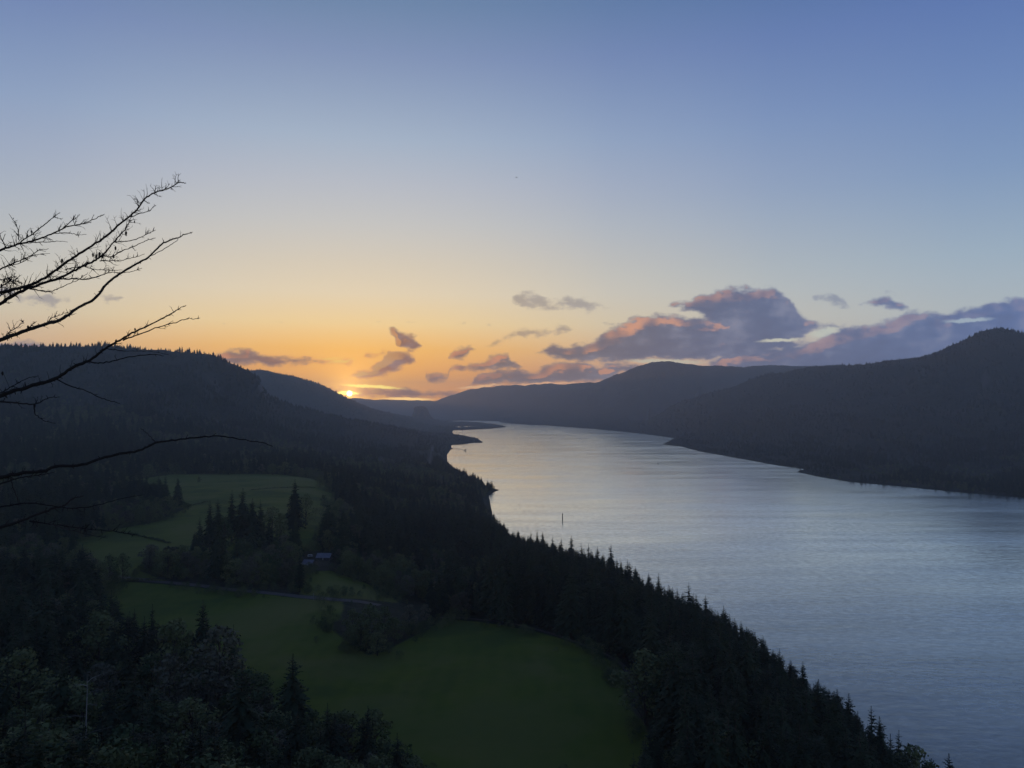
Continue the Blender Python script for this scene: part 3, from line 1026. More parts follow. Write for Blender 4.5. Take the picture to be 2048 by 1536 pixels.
def scatter():
    # candidate points, spacing grows slowly with distance
    out = []
    bands = [(95, 260, 8.0), (260, 600, 8.5), (600, 1100, 9.5), (1100, 2000, 12.0), (2000, 3500, 17.0), (3500, 5600, 27.0), (5600, 9500, 44.0), (9500, 13500, 75.0)]
    for y0, y1, sp in bands:
        ys_ = np.arange(y0, y1, sp)
        for y in ys_:
            half = 0.80 * y + 30
            xs_ = np.arange(-half, half, sp)
            X = xs_ + nrng.uniform(-0.45, 0.45, len(xs_)) * sp
            Y = y + nrng.uniform(-0.5, 0.5, len(xs_)) * sp
            out.append(np.stack([X, Y, np.full(len(X), sp)], -1))
    p = np.concatenate(out)
    X, Y, sp = p.T
    Z = height(X, Y)
    ok = Z > 1.2
    ok &= ~inside(X, Y, poly)
    for mp in meadow_polys:
        near = Y < 1900
        i_ = np.zeros(len(X), bool)
        i_[near] = inside(X[near], Y[near], mp)
        ok &= ~i_
    ok &= line_dist(X, Y, road_pts) > 9
    ok &= line_dist(X, Y, track_pts) > 5
    ok &= line_dist(X, Y, cut_pts) > 14
    ok &= ~inside(X, Y, clearing)
    X, Y, Z, sp = X[ok], Y[ok], Z[ok], sp[ok]
    vis = visible(X, Y, Z, 34.0)
    px, py = project(X, Y, Z + 20)
    vis &= (px > -160) & (px < 2200) & (py < 1760)
    X, Y, Z, sp = X[vis], Y[vis], Z[vis], sp[vis]
    # thin out by patches
    dn = fbm(X / 90.0, Y / 140.0, 51, 3)
    keep_ = nrng.uniform(0, 1, len(X)) < np.clip(0.88 + dn * 1.2, 0.35, 1.0)
    X, Y, Z, sp, dn = X[keep_], Y[keep_], Z[keep_], sp[keep_], dn[keep_]
    return X, Y, Z, sp


sX, sY, sZ, sSp = scatter()
kindn = fbm(sX / 120.0, sY / 160.0, 77, 3) + nrng.uniform(-0.22, 0.22, len(sX))
hN = nrng.uniform(0, 1, len(sX))
con = np.where(sY < 900, kindn > -0.06, kindn > -0.02)
pxs, _pys = project(sX, sY, sZ)
con |= (pxs > 980) & (sY < 2200) & (hN > 0.26)          # the bluff over the river is nearly all fir
con |= (sY > 3000) & (hN > 0.25)
hh = np.where(con, 24 + 19 * hN ** 1.3, 13 + 11 * hN)
hh = np.where(sY < 240, np.minimum(hh, 24), hh)
hh = np.where(sY > 2600, hh * (0.54 + 0.5 * fbm(sX / 45.0, sY / 300.0, 61, 2)), hh)
hh = np.where(sY > 4300, hh * 0.85, hh)
hh = np.where(sY < 2600, hh * (1.0 + 0.30 * fbm(sX / 28.0, sY / 28.0, 63, 2)), hh)
shore_low = sZ < 9
hh = np.where(shore_low & (sY > 2000), hh * 0.72, hh)
# keep tops under the outline of the wood in the photograph
px0, py0 = project(sX, sY, sZ)


def cap(hh, mask, PX, PY):
    lim = np.interp(px0, PX, PY) + nrng.uniform(-2, 24, len(px0))
    d_b = (768.0 - lim) / F
    slope = (SP + CP * d_b) / (CP - SP * d_b)
    ztop = CAMZ + slope * sY
    hmax = ztop - sZ
    return np.where(mask, np.minimum(hh, hmax), hh)


hh = cap(hh, (sY < 590) & (px0 < 860), TL_PX, TL_PY)
hh = cap(hh, (sY < 400) & (px0 >= 860) & (px0 < 1330), TL_PX, TL_PY)
hh = cap(hh, (sY < 2100) & (px0 > 962), TR_PX, TR_PY)
ok = hh > 9
sX, sY, sZ, sSp, con, hh, hN = [a[ok] for a in (sX, sY, sZ, sSp, con, hh, hN)]

# ------------------------------------------------------------------ trees one by one
conif_rows, broad_rows = [], []


def place(px, base, top, kind, proto, label, name=None, wide=1.0, depth=None, lowz=None, rot=None, group=None):
    if depth is None:
        X, Y, Z = hit(px, base)
    else:
        X = (px - 1024.0) / F * depth * 1.0
        Y = depth
        Z = float(height(X, Y))
    t = at_depth(px, top, Y)
    X = t[0] if depth is None else X
    h = max(4.0, t[2] - Z)
    row = (float(X), float(Y), float(Z), h, wide, rot if rot is not None else rnd.uniform(0, 6.28), proto, label, name, group)
    (conif_rows if kind == 'c' else broad_rows).append(row)
    return row


place(590, 1062, 958, 'c', 0, 'tallest fir, standing alone between the upper meadow and the farm buildings', wide=1.05)
place(612, 1052, 986, 'b', 1, 'round dark tree just right of the tallest meadow fir')
place(648, 1018, 988, 'b', 3, 'small lone tree at the right edge of the upper meadow', wide=1.0)
place(356, 1014, 953, 'c', 0, 'slender lone fir on the left edge of the upper meadow, right of a wider fir', wide=1.0)
place(318, 1013, 952, 'c', 2, 'wide fir on the left edge of the upper meadow, left of a slender fir', wide=1.25)
place(398, 965, 952, 'b', 1, 'small round bush alone in the middle of the far upper meadow')
place(458, 950, 916, 'c', 1, 'dark fir at the far edge of the upper meadow', wide=1.2)
place(420, 1105, 1000, 'c', 1, 'tall narrow fir at the left end of the meadow grove')
place(436, 1100, 998, 'c', 0, 'tall fir, second from the left end of the meadow grove')
place(400, 1112, 1032, 'c', 3, 'lower dark fir at the outer left corner of the meadow grove')
place(390, 1118, 1062, 'c', 2, 'short fir at the left foot of the meadow grove')
place(464, 1085, 980, 'c', 1, 'narrow fir in the middle of the meadow grove')
place(486, 1085, 976, 'c', 0, 'highest fir of the meadow grove, its top in the upper meadow', wide=1.1)
place(505, 1088, 996, 'c', 2, 'dark fir right of the highest fir of the meadow grove')
place(522, 1085, 998, 'c', 3, 'fir with a blunt top on the right side of the meadow grove')
place(545, 1085, 1012, 'b', 1, 'round leafy tree at the right end of the meadow grove', wide=1.2)
place(562, 1080, 1028, 'b', 0, 'smaller leafy tree at the right foot of the meadow grove')
place(450, 1100, 1030, 'b', 3, 'leafy tree half hidden among the firs of the meadow grove')
place(640, 975, 948, 'b', 1, 'broad dark tree at the right end of the far upper meadow', wide=1.1)
place(664, 1078, 1020, 'c', 2, 'dark fir on the forest edge right of the upper meadow', wide=1.2)
place(600, 1185, 1105, 'c', 1, 'dark fir beside the road below the farm buildings')
place(165, 1215, 1088, 'c', 2, 'broad fir standing over the near end of the road', wide=1.3)
place(197, 1215, 1130, 'c', 3, 'shorter fir between the broad fir and the road end')
place(125, 1215, 1092, 'c', 0, 'fir left of the broad fir by the road end')
place(80, 1200, 1078, 'c', 2, 'wide fir in the dark wood left of the lower meadow, beneath the dead tree')
place(406, 1380, 1198, 'c', 0, 'sharp-topped fir rising over the lower meadow from the near wood', wide=0.9)
place(305, 1370, 1207, 'c', 1, 'narrow pointed fir at the upper corner of the near wood', wide=0.8)
place(467, 1400, 1248, 'c', 1, 'slim fir at the right-hand corner of the near wood', wide=0.8)
place(586, 1500, 1306, 'c', 0, 'large pyramidal fir standing at the near edge of the lower meadow', wide=1.35)
place(1220, 1200, 1086, 'c', 3, 'tall open-branched fir standing proud of the bluff against the river', depth=880)
place(1255, 1200, 1118, 'c', 3, 'ragged fir with spreading top just right of the proud open-branched fir', depth=850, wide=1.1)
place(1376, 1250, 1164, 'c', 3, 'thin layered fir rising above the bluff halfway down the treeline', depth=680)
place(1408, 1280, 1190, 'c', 0, 'dense fir right of the thin layered fir on the bluff', depth=650)
place(1352, 1250, 1176, 'c', 1, 'small spire of a fir left of the thin layered fir on the bluff', depth=700)
place(1315, 1250, 1146, 'c', 1, 'pointed fir between the ragged fir and the small spire on the bluff', depth=760)
place(1296, 1250, 1145, 'c', 3, 'fir with thin layered top left of the pointed bluff fir', depth=770)
place(1522, 1380, 1272, 'c', 0, 'pointed fir above the lower treeline, against open water', depth=545)
place(1552, 1400, 1296, 'c', 3, 'ragged fir just below the pointed fir of the lower treeline', depth=520)
place(1600, 1440, 1322, 'c', 0, 'fir with a rounded cone shape on the lower treeline', depth=490)
place(1478, 1340, 1240, 'c', 3, 'thin-topped fir on the treeline above the pointed fir', depth=575)
place(1448, 1340, 1218, 'c', 1, 'small conical fir on the treeline left of the thin-topped fir', depth=600)
place(1735, 1500, 1412, 'c', 3, 'spire of a fir near the bottom right of the treeline', depth=412)
place(1750, 1510, 1432, 'c', 2, 'bushier fir beside the spire near the bottom right', depth=405)
place(1786, 1530, 1460, 'c', 3, 'isolated fir top with clear branches against the dark water near the bottom right', depth=388)
place(1690, 1470, 1386, 'c', 2, 'broad leaning fir on the shoulder of the lower treeline', depth=440)
place(1886, 1560, 1506, 'c', 0, 'fir tip showing at the lowest corner of the treeline', depth=345)
place(1815, 1540, 1484, 'b', 0, 'ragged leafy treetop right of the isolated fir near the bottom right', depth=372)
for k, (px, ty, d) in enumerate([(1062, 1062, 1290), (1074, 1060, 1275), (1085, 1062, 1260), (1104, 1071, 1215), (1122, 1075, 1150), (1142, 1071, 1110), (1163, 1086, 1060), (1176, 1087, 1030), (1194, 1092, 960)]):
    place(px, 1150, ty, 'c', (3, 1, 0)[k % 3], 'small pointed fir in the upper row of the treeline against pale water', depth=d, group='row of fir tips on the upper treeline')
BL = [
    (740, 1300, 1205, 1, 'rounded leafy tree at the top of the clump jutting into the lower meadow', 1.1),
    (705, 1275, 1215, 0, 'leafy tree at the left shoulder of the meadow clump', 1.0),
    (722, 1300, 1240, 1, 'low round tree on the left side of the meadow clump', 1.3),
    (755, 1312, 1262, 1, 'low round tree at the lowest tip of the meadow clump', 1.3),
    (790, 1285, 1232, 0, 'pale leafy tree on the right side of the meadow clump', 1.2),
    (820, 1262, 1205, 2, 'twiggy tree at the right end of the meadow clump', 1.1),
    (770, 1270, 1210, 3, 'leafy tree in the middle of the meadow clump', 1.1),
    (850, 1246, 1205, 2, 'brownish tree at the forest edge right of the meadow clump', 1.0),
    (1290, 1450, 1292, 0, 'pale leafy crown at the right edge of the lower meadow', 1.1),
    (1335, 1470, 1300, 3, 'tall leafy tree just right of the pale crown by the lower meadow', 1.0),
    (1370, 1590, 1478, 1, 'pale round crown at the bottom edge right of the lower meadow', 1.1),
    (1462, 1600, 1458, 0, 'light leafy crown at the bottom edge, second from the meadow', 1.1),
    (1520, 1620, 1482, 3, 'wide leafy crown at the bottom edge, third from the meadow', 1.2),
    (120, 1520, 1345, 1, 'wide leafy crown in the near wood at far left', 1.2),
    (165, 1560, 1375, 0, 'pale leafy crown beside the dead snag in the near wood', 1.0),
    (40, 1480, 1290, 3, 'leafy tree at the left edge of the near wood', 1.1),
    (385, 1560, 1392, 1, 'large rounded leafy crown in the middle of the near wood', 1.25),
    (340, 1470, 1300, 2, 'tall twiggy tree with bare pale stems behind the near wood', 1.0),
    (440, 1440, 1240, 2, 'bare-stemmed tree beside the sharp-topped fir', 1.0),
    (350, 1420, 1232, 0, 'light green crown left of the sharp-topped fir', 1.0),
    (200, 1380, 1215, 0, 'light green crown at the upper left of the near wood', 1.1),
    (520, 1620, 1455, 0, 'leafy crown left of the large pyramidal fir at the bottom edge', 1.1),
    (500, 1480, 1330, 3, 'light green crown above and left of the large pyramidal fir', 1.1),
    (690, 1540, 1415, 3, 'leafy crown right of the large pyramidal fir', 1.0),
    (745, 1560, 1412, 0, 'leafy tree at the meadow-side tip of the near wood', 1.0),
    (655, 1560, 1425, 1, 'leafy crown close against the large pyramidal fir on its right', 1.0),
    (790, 1580, 1480, 1, 'low leafy crown at the foot of the meadow-side tip', 1.2),
    (620, 1640, 1490, 0, 'leafy crown in front of the large pyramidal fir at the bottom edge', 1.1),
    (570, 950, 922, 0, 'pale leafy tree at the far edge of the upper meadow', 1.4),
    (545, 950, 926, 1, 'round tree left of the pale one at the far edge of the upper meadow', 1.2),
    (575, 1110, 1090, 1, 'light green bushy tree left of the farm buildings', 1.4),
    (520, 1150, 1100, 1, 'dark round tree between the meadow grove and the road', 1.3),
    (480, 1160, 1115, 0, 'leafy tree below the meadow grove near the road', 1.3),
    (555, 1165, 1118, 3, 'leafy tree left of the smaller farm building', 1.2),
    (440, 1150, 1110, 1, 'round tree below the left end of the meadow grove', 1.3),
]
for px, b_, t_, pr, lab, w_ in BL:
    place(px, b_, t_, 'b', pr, lab, wide=w_)


def tree_root(name, row, cat, protos, group):
    X, Y, Z, h, wide, rot, proto, lab, nm, g2 = row
    o = empty(nm or name, (X, Y, Z - 0.2), rot)
    tag(o, lab, cat, g2 or group)
    for key, me in zip(('crown', 'trunk'), protos[proto]):
        c = bpy.data.objects.new(key, me)
        C.objects.link(c)
        c.parent = o
        c.scale = (h * wide, h * wide, h)
    return o


def region(X, Y, px, py, kind):
    k = 'fir' if kind == 'c' else 'leafy tree'
    if px > 960 and Y < 2200:
        if Y > 900:
            return 'dark %s in the far stretch of the bluff wood above the riverbank' % k
        if Y > 600:
            return 'dark %s in the middle stretch of the bluff wood above the river' % k
        if Y > 430:
            return 'dark %s in the bluff wood right of the lower meadow' % k
        return 'near %s in the wood at the bottom right corner' % k
    if px < 860 and Y < 270:
        return 'near %s along the bottom left edge below the viewpoint' % k
    if px < 860 and Y < 400:
        return '%s in the near wood below the lower meadow' % k
    if px < 260 and Y < 700:
        return 'dark %s in the wood left of the road end' % k
    if px < 860 and Y < 620:
        return '%s at the upper edge of the near wood by the lower meadow' % k
    if px < 640 and Y < 1000:
        return '%s among the trees around the farm road' % k
    if px >= 640 and Y < 900:
        return 'dark %s in the forest between the lower meadow and the river' % k
    if px >= 640:
        return 'dark %s in the forest beyond the farm toward the river' % k
    return 'dark %s in the wood left of the upper meadow' % k


# the ones that show largest stand as trees of their own, the rest is the forest
ppx, ppy = project(sX, sY, sZ + hh * 0.6)
size = hh / np.maximum(sY, 1) * np.where((ppx > -20) & (ppx < 2070) & (ppy < 1560), 1.0, 0.0)
# nothing random right inside the marked trees
allrows = conif_rows + broad_rows
ok = np.ones(len(sX), bool)
for r_ in allrows:
    ok &= np.hypot(sX - r_[0], sY - r_[1]) > 5.0
sX, sY, sZ, sSp, con, hh, hN, size = [a[ok] for a in (sX, sY, sZ, sSp, con, hh, hN, size)]
order = np.argsort(-size)
nC, nB = 292 - len(conif_rows), 292 - len(broad_rows)
single = np.zeros(len(sX), bool)
for i in order:
    if size[i] <= 0:
        break
    if con[i] and nC > 0:
        nC -= 1
    elif (not con[i]) and nB > 0:
        nB -= 1
    else:
        if nC <= 0 and nB <= 0:
            break
        continue
    single[i] = True
    px_, py_ = project(sX[i], sY[i], sZ[i])
    lab = region(sX[i], sY[i], float(px_), float(py_), 'c' if con[i] else 'b')
    row = (float(sX[i]), float(sY[i]), float(sZ[i]), float(hh[i]), rnd.uniform(0.78, 1.4), rnd.uniform(0, 6.28), rnd.choice([0, 0, 1, 1, 2, 3, 3, 4]) if con[i] else rnd.choice([0, 1, 2, 2, 3]),
           lab, None, lab.replace('dark ', '').replace('near ', '').replace('fir ', 'firs ').replace('leafy tree', 'leafy trees'))
    (conif_rows if con[i] else broad_rows).append(row)
shrub_rows = []
for px, by_, ty_, w_, lab in [
    (700, 1290, 1262, 1.5, 'low bush at the outer left foot of the meadow clump'), (722, 1302, 1276, 1.6, 'low bush below the left side of the meadow clump'),
    (778, 1306, 1284, 1.4, 'low bush below the right side of the meadow clump'), (668, 1246, 1226, 1.6, 'low bush left of the meadow clump, nearest the road'),
    (300, 1143, 1124, 1.8, 'long dark bush at the left tip of the scrub above the road'), (340, 1146, 1118, 1.7, 'dark bush in the left part of the scrub above the road'),
    (372, 1160, 1136, 1.7, 'round dark bush standing alone beside the road'), (630, 1142, 1131, 1.5, 'bush in front of the farm buildings'),
    (665, 1140, 1126, 1.5, 'bush right of the larger farm building'), (585, 1138, 1118, 1.5, 'bush left of the smaller farm building')]:
    X, Y, Z = hit(px, by_)
    h_ = max(2.0, at_depth(px, ty_, Y)[2] - Z)
    shrub_rows.append((float(X), float(Y), float(Z), h_, w_ * 0.75, rnd.uniform(0, 6.28), len(shrub_rows) % 2, lab, None, None))
shr_objs = [tree_root('shrub', r_, 'shrub', SHR, 'shrubs around the meadows') for r_ in shrub_rows]
con_objs = [tree_root('fir_tree', r_, 'fir tree', CON, 'firs around the meadows') for r_ in conif_rows]
bro_objs = [tree_root('leafy_tree', r_, 'leafy tree', BRO, 'leafy trees around the meadows') for r_ in broad_rows]

# ------------------------------------------------------------------ brush along the meadow edges
bx_, by__ = [], []
for mp in meadow_polys:
    for i in range(len(mp)):
        a, b = mp[i - 1], mp[i]
        L_ = float(np.hypot(*(b - a)))
        for _ in range(int(L_ / 1.1)):
            t_ = nrng.uniform()
            nrm_ = np.array([-(b - a)[1], (b - a)[0]]) / (L_ + 1e-9)
            q_ = a + (b - a) * t_ + nrm_ * nrng.normal(0, 6.5)
            bx_.append(q_[0])
            by__.append(q_[1])
bx_, by__ = np.array(bx_), np.array(by__)
k_ = (fbm(bx_ / 22.0, by__ / 22.0, 91, 3) > -0.12) & (line_dist(bx_, by__, road_pts) > 6) & (line_dist(bx_, by__, track_pts) > 3.0)
bx_, by__ = bx_[k_], by__[k_]
bzz = height(bx_, by__)
bh = nrng.uniform(1.5, 7.5, len(bx_)) * (0.7 + 0.6 * nrng.uniform(0, 1, len(bx_)))

# ------------------------------------------------------------------ the forest beyond
rest = ~single
fX, fY, fZ, fh, fc_, fsp = sX[rest], sY[rest], sZ[rest], hh[rest], con[rest], sSp[rest]
n0_ = len(fX)
fX, fY, fZ = np.concatenate([fX, bx_]), np.concatenate([fY, by__]), np.concatenate([fZ, bzz])
fh, fc_, fsp = np.concatenate([fh, bh]), np.concatenate([fc_, np.zeros(len(bx_), bool)]), np.concatenate([fsp, np.full(len(bx_), 8.0)])
nf = len(fX)
print('forest trees', nf)
pm = bpy.data.meshes.new('forest')
pm.vertices.add(nf)
pm.vertices.foreach_set('co', np.stack([fX, fY, fZ - 0.3], -1).astype(np.float32).ravel())
at1 = pm.attributes.new('tsize', 'FLOAT_VECTOR', 'POINT')
wd = fh * np.clip(0.95 + (fsp - 10) / 60.0, 0.95, 1.6) * nrng.uniform(0.85, 1.3, nf)
at2 = pm.attributes.new('turn', 'FLOAT', 'POINT')
at2.data.foreach_set('value', nrng.uniform(0, 6.28, nf).astype(np.float32))
variant = np.where(fc_, nrng.choice([0, 1, 2, 3, 4], nf), nrng.choice([5, 6, 7, 8], nf))
variant[n0_:] = nrng.choice([9, 10], nf - n0_)
wd[n0_:] = fh[n0_:] * 0.8
pm.attributes['tsize'].data.foreach_set('vector', np.stack([wd, wd, fh], -1).astype(np.float32).ravel())
at3 = pm.attributes.new('variant', 'INT', 'POINT')
at3.data.foreach_set('value', variant.astype(np.int32))
forest = bpy.data.objects.new('forest', pm)
C.objects.link(forest)
tag(forest, kind='stuff')
ng = bpy.data.node_groups.new('forest_growth', 'GeometryNodeTree')
ng.interface.new_socket('Geometry', in_out='INPUT', socket_type='NodeSocketGeometry')
ng.interface.new_socket('Geometry', in_out='OUTPUT', socket_type='NodeSocketGeometry')
gi = ng.nodes.new('NodeGroupInput')
go = ng.nodes.new('NodeGroupOutput')
jn = ng.nodes.new('GeometryNodeJoinGeometry')
na = ng.nodes.new('GeometryNodeInputNamedAttribute')
na.data_type = 'FLOAT_VECTOR'
na.inputs[0].default_value = 'tsize'
nr = ng.nodes.new('GeometryNodeInputNamedAttribute')
nr.data_type = 'FLOAT'
nr.inputs[0].default_value = 'turn'
nv_ = ng.nodes.new('GeometryNodeInputNamedAttribute')
nv_.data_type = 'INT'
nv_.inputs[0].default_value = 'variant'
cx = ng.nodes.new('ShaderNodeCombineXYZ')
ng.links.new([o for o in nr.outputs if o.enabled][0], cx.inputs[2])
src = {}
for o in con_objs + bro_objs + shr_objs:
    for ch in o.children:
        if ch.name.startswith('crown'):
            src.setdefault(ch.data.name, ch)
protos = [CON[k][0] for k in range(5)] + [BRO[k][0] for k in range(4)] + [SHR[k][0] for k in range(2)]
for k, me in enumerate(protos):
    so = src.get(me.name)
    if so is None:
        continue
    oi = ng.nodes.new('GeometryNodeObjectInfo')
    oi.transform_space = 'ORIGINAL'
    oi.inputs['Object'].default_value = so
    oi.inputs['As Instance'].default_value = True
    cmp_ = ng.nodes.new('FunctionNodeCompare')
    cmp_.data_type = 'INT'
    cmp_.operation = 'EQUAL'
    ins_ = [s for s in cmp_.inputs if s.enabled]
    ng.links.new([o for o in nv_.outputs if o.enabled][0], ins_[0])
    ins_[1].default_value = k
    ip = ng.nodes.new('GeometryNodeInstanceOnPoints')
    ng.links.new(gi.outputs[0], ip.inputs['Points'])
    ng.links.new(cmp_.outputs[0], ip.inputs['Selection'])
    ng.links.new(oi.outputs['Geometry'], ip.inputs['Instance'])
    ng.links.new(cx.outputs[0], ip.inputs['Rotation'])
    ng.links.new([o for o in na.outputs if o.enabled][0], ip.inputs['Scale'])
    ng.links.new(ip.outputs[0], jn.inputs[0])
ng.links.new(jn.outputs[0], go.inputs[0])
md = forest.modifiers.new('growth', 'NODES')
md.node_group = ng

# ------------------------------------------------------------------ road and tracks
m_road, N, B = mat_principled('worn_asphalt', 0.8, 0.3)
geo = N.node('ShaderNodeNewGeometry')
nn = N.noise(geo.outputs['Position'], 0.4, 4.0, 0.6)
N.put(B.inputs['Base Color'], N.ramp(nn.outputs['Fac'], [(0.35, (0.050, 0.045, 0.040, 1)), (0.7, (0.080, 0.073, 0.066, 1))]))
m_dirt, N, B = mat_principled('pale_gravel', 0.9, 0.2)
geo = N.node('ShaderNodeNewGeometry')
nn = N.noise(geo.outputs['Position'], 0.3, 4.0, 0.6)
N.put(B.inputs['Base Color'], N.ramp(nn.outputs['Fac'], [(0.35, (0.035, 0.032, 0.028, 1)), (0.7, (0.07, 0.062, 0.054, 1))]))


def ribbon(name, pts, width, mat, lift=0.35, step=6.0):
    pts = [np.array(p, float) for p in catm(pts, 10)]
    vs, fs = [], []
    for k, p in enumerate(pts):
        t = pts[min(k + 1, len(pts) - 1)] - pts[max(k - 1, 0)]
        t = t / (np.hypot(*t) + 1e-9)
        nrm = np.array([-t[1], t[0]])
        for s in (-0.5, -0.17, 0.17, 0.5):
            q = p + nrm * s * width
            vs.append((q[0], q[1], float(height(q[0], q[1])) + lift - 0.15 * abs(s)))
    for k in range(len(pts) - 1):
        for j in range(3):
            a = k * 4 + j
            fs.append((a, a + 1, a + 5, a + 4))
    o = mesh_obj(name, vs, fs, mat, smooth=True)
    tag(o, kind='structure')
    return o


ribbon('road', road_pts, 7.5, m_road)
ribbon('path', track_pts, 3.6, m_dirt)
ribbon('path', cut_pts, 9.0, m_dirt, 1.0)

# ------------------------------------------------------------------ farm buildings
m_roof, N, B = mat_principled('ribbed_metal_roof', 0.5, 0.5)
tcn = N.node('ShaderNodeTexCoord')
wvn = N.node('ShaderNodeTexWave')
wvn.inputs['Scale'].default_value = 2.2
N.put(wvn.inputs['Vector'], tcn.outputs['Object'])
nn = N.noise(tcn.outputs['Object'], 0.5, 4.0, 0.6)
N.put(B.inputs['Base Color'], N.mix(N.math('MULTIPLY', wvn.outputs['Fac'], 0.3), N.ramp(nn.outputs['Fac'], [(0.3, (0.09, 0.09, 0.105, 1)), (0.7, (0.15, 0.15, 0.17, 1))]), (0.10, 0.10, 0.12, 1)))
m_wall, N, B = mat_principled('weathered_boards', 0.8, 0.2)
tcn = N.node('ShaderNodeTexCoord')
nn = N.noise(tcn.outputs['Object'], 1.2, 4.0, 0.6)
N.put(B.inputs['Base Color'], N.ramp(nn.outputs['Fac'], [(0.3, (0.06, 0.05, 0.045, 1)), (0.7, (0.12, 0.10, 0.09, 1))]))
m_glass, N, B = mat_principled('dark_window_glass', 0.1, 0.6)
B.inputs['Base Color'].default_value = (0.02, 0.022, 0.026, 1)
m_white, N, B = mat_principled('pale_paint', 0.6, 0.3)
B.inputs['Base Color'].default_value = (0.32, 0.32, 0.30, 1)


def box(vs, fs, x0, x1, y0, y1, z0, z1):
    i = len(vs)
    vs += [Vector((x, y, z)) for z in (z0, z1) for y in (y0, y1) for x in (x0, x1)]
    fs += [tuple(i + k for k in f) for f in ((0, 2, 3, 1), (4, 5, 7, 6), (0, 1, 5, 4), (2, 6, 7, 3), (0, 4, 6, 2), (1, 3, 7, 5))]


def building(name, label, px, py, L, Wd, wall_h, roof_h, rot, lean_to=False):
    X, Y, Z = hit(px, py)
    o = empty(name, (X, Y, Z - 0.3), rot)
    tag(o, label, 'building')
    hl, hw = L / 2, Wd / 2
    vs, fs = [], []
    box(vs, fs, -hl, hl, -hw, hw, 0, wall_h)
    i = len(vs)
    vs += [Vector((sx * hl * 0.998, sy, z)) for sx in (-1, 1) for sy, z in ((-hw, wall_h), (hw, wall_h), (0, wall_h + roof_h))]
    fs += [(i, i + 1, i + 2), (i + 3, i + 5, i + 4)]
    mesh_obj('wall', vs, fs, m_wall, o)
    vs, fs = [], []
    ov = 0.6
    for sy in (-1, 1):
        i = len(vs)
        k = roof_h / hw
        e = hw + ov
        for z in (0.0, 0.18):
            vs += [Vector((-hl - ov, 0, wall_h + roof_h + 0.03 + z)), Vector((hl + ov, 0, wall_h + roof_h + 0.03 + z)), Vector((hl + ov, sy * e, wall_h - ov * k + 0.03 + z)), Vector((-hl - ov, sy * e, wall_h - ov * k + 0.03 + z))]
        fs += [(i, i + 1, i + 2, i + 3), (i + 4, i + 7, i + 6, i + 5), (i + 2, i + 3, i + 7, i + 6), (i, i + 3, i + 7, i + 4), (i + 1, i + 5, i + 6, i + 2)]
    roof = mesh_obj('roof', vs, fs, m_roof, o)
    vs, fs = [], []
    box(vs, fs, -hl * 0.6, -hl * 0.6 + 0.7, hw * 0.1, hw * 0.1 + 0.7, wall_h + roof_h * 0.6, wall_h + roof_h + 0.9)
    mesh_obj('chimney', vs, fs, m_wall, roof)
    vs, fs = [], []
    box(vs, fs, -0.55, 0.55, -hw - 0.06, -hw + 0.02, 0.3, 2.4)
    mesh_obj('door', vs, fs, m_white, o)
    for xx in (-hl * 0.6, hl * 0.5):
        vs, fs = [], []
        box(vs, fs, xx - 0.7, xx + 0.7, -hw - 0.05, -hw + 0.02, 1.2, 2.3)
        w = mesh_obj('window', vs, fs, m_glass, o)
        vs, fs = [], []
        for a in ((-0.8, 0.8, 1.08, 1.2), (-0.8, 0.8, 2.3, 2.42), (-0.82, -0.7, 1.2, 2.3), (0.7, 0.82, 1.2, 2.3)):
            box(vs, fs, xx + a[0], xx + a[1], -hw - 0.08, -hw + 0.01, a[2], a[3])
        mesh_obj('frame', vs, fs, m_white, w)
    if lean_to:
        vs, fs = [], []
        i = 0
        for z in (0.0, 0.15):
            vs += [Vector((-hl - 2.2, -hw - 4.6, 2.1 + z)), Vector((hl - 1.0, -hw - 4.6, 2.1 + z)), Vector((hl - 1.0, -hw - 2.4, 2.5 + z)), Vector((-hl - 2.2, -hw - 2.4, 2.5 + z))]
        fs = [(0, 3, 2, 1), (4, 5, 6, 7), (0, 1, 5, 4), (1, 2, 6, 5), (2, 3, 7, 6), (3, 0, 4, 7)]
        mesh_obj('porch_roof', vs, fs, m_roof, o)
        for xx in (-hl - 2.0, -0.5, hl - 1.2):
            vs, fs = [], []
            box(vs, fs, xx - 0.08, xx + 0.08, -hw - 4.5, -hw - 4.3, -0.3, 2.15)
            mesh_obj('post', vs, fs, m_wall, o)
        vs, fs = [], []
        box(vs, fs, -hl - 2.1, hl - 1.1, -hw - 4.5, -hw, -0.1, 0.35)
        mesh_obj('porch_floor', vs, fs, m_wall, o)
    return o


building('farm_house', 'larger farm building with a wide dull metal roof beside the forest', 649, 1119, 12.5, 10.0, 2.9, 3.0, R(-4))
building('farm_shed', 'smaller farm building with a bluish metal roof and low front porch', 618, 1130, 8.6, 7.0, 2.5, 2.3, R(-10), True)
X, Y, Z = hit(620, 1115)
van = empty('camper_trailer', (X, Y, Z + 0.1), R(20))
tag(van, 'tiny pale trailer parked behind the smaller farm building', 'trailer')
vs, fs = [], []
sec = [(-2.3, 0.5), (-2.2, 2.0), (-1.6, 2.45), (1.9, 2.45), (2.4, 1.7), (2.3, 0.5)]
for yy in (-1.0, 1.0):
    vs += [Vector((a, yy, b)) for a, b in sec]
fs = [tuple(range(6)), tuple(range(11, 5, -1))] + [(k, (k + 1) % 6, (k + 1) % 6 + 6, k + 6) for k in range(6)]
mesh_obj('body', vs, fs, m_white, van)
for yy in (-1.03, 1.03):
    vs, fs = [], []
    tube(vs, fs, [(0, yy - 0.1, 0.33), (0, yy + 0.1, 0.33)], [0.33, 0.33], 12)
    mesh_obj('wheel', vs, fs, m_glass, van)
vs, fs = [], []
box(vs, fs, -1.0, 0.4, -1.02, -0.99, 1.3, 1.9)
mesh_obj('window', vs, fs, m_glass, van)

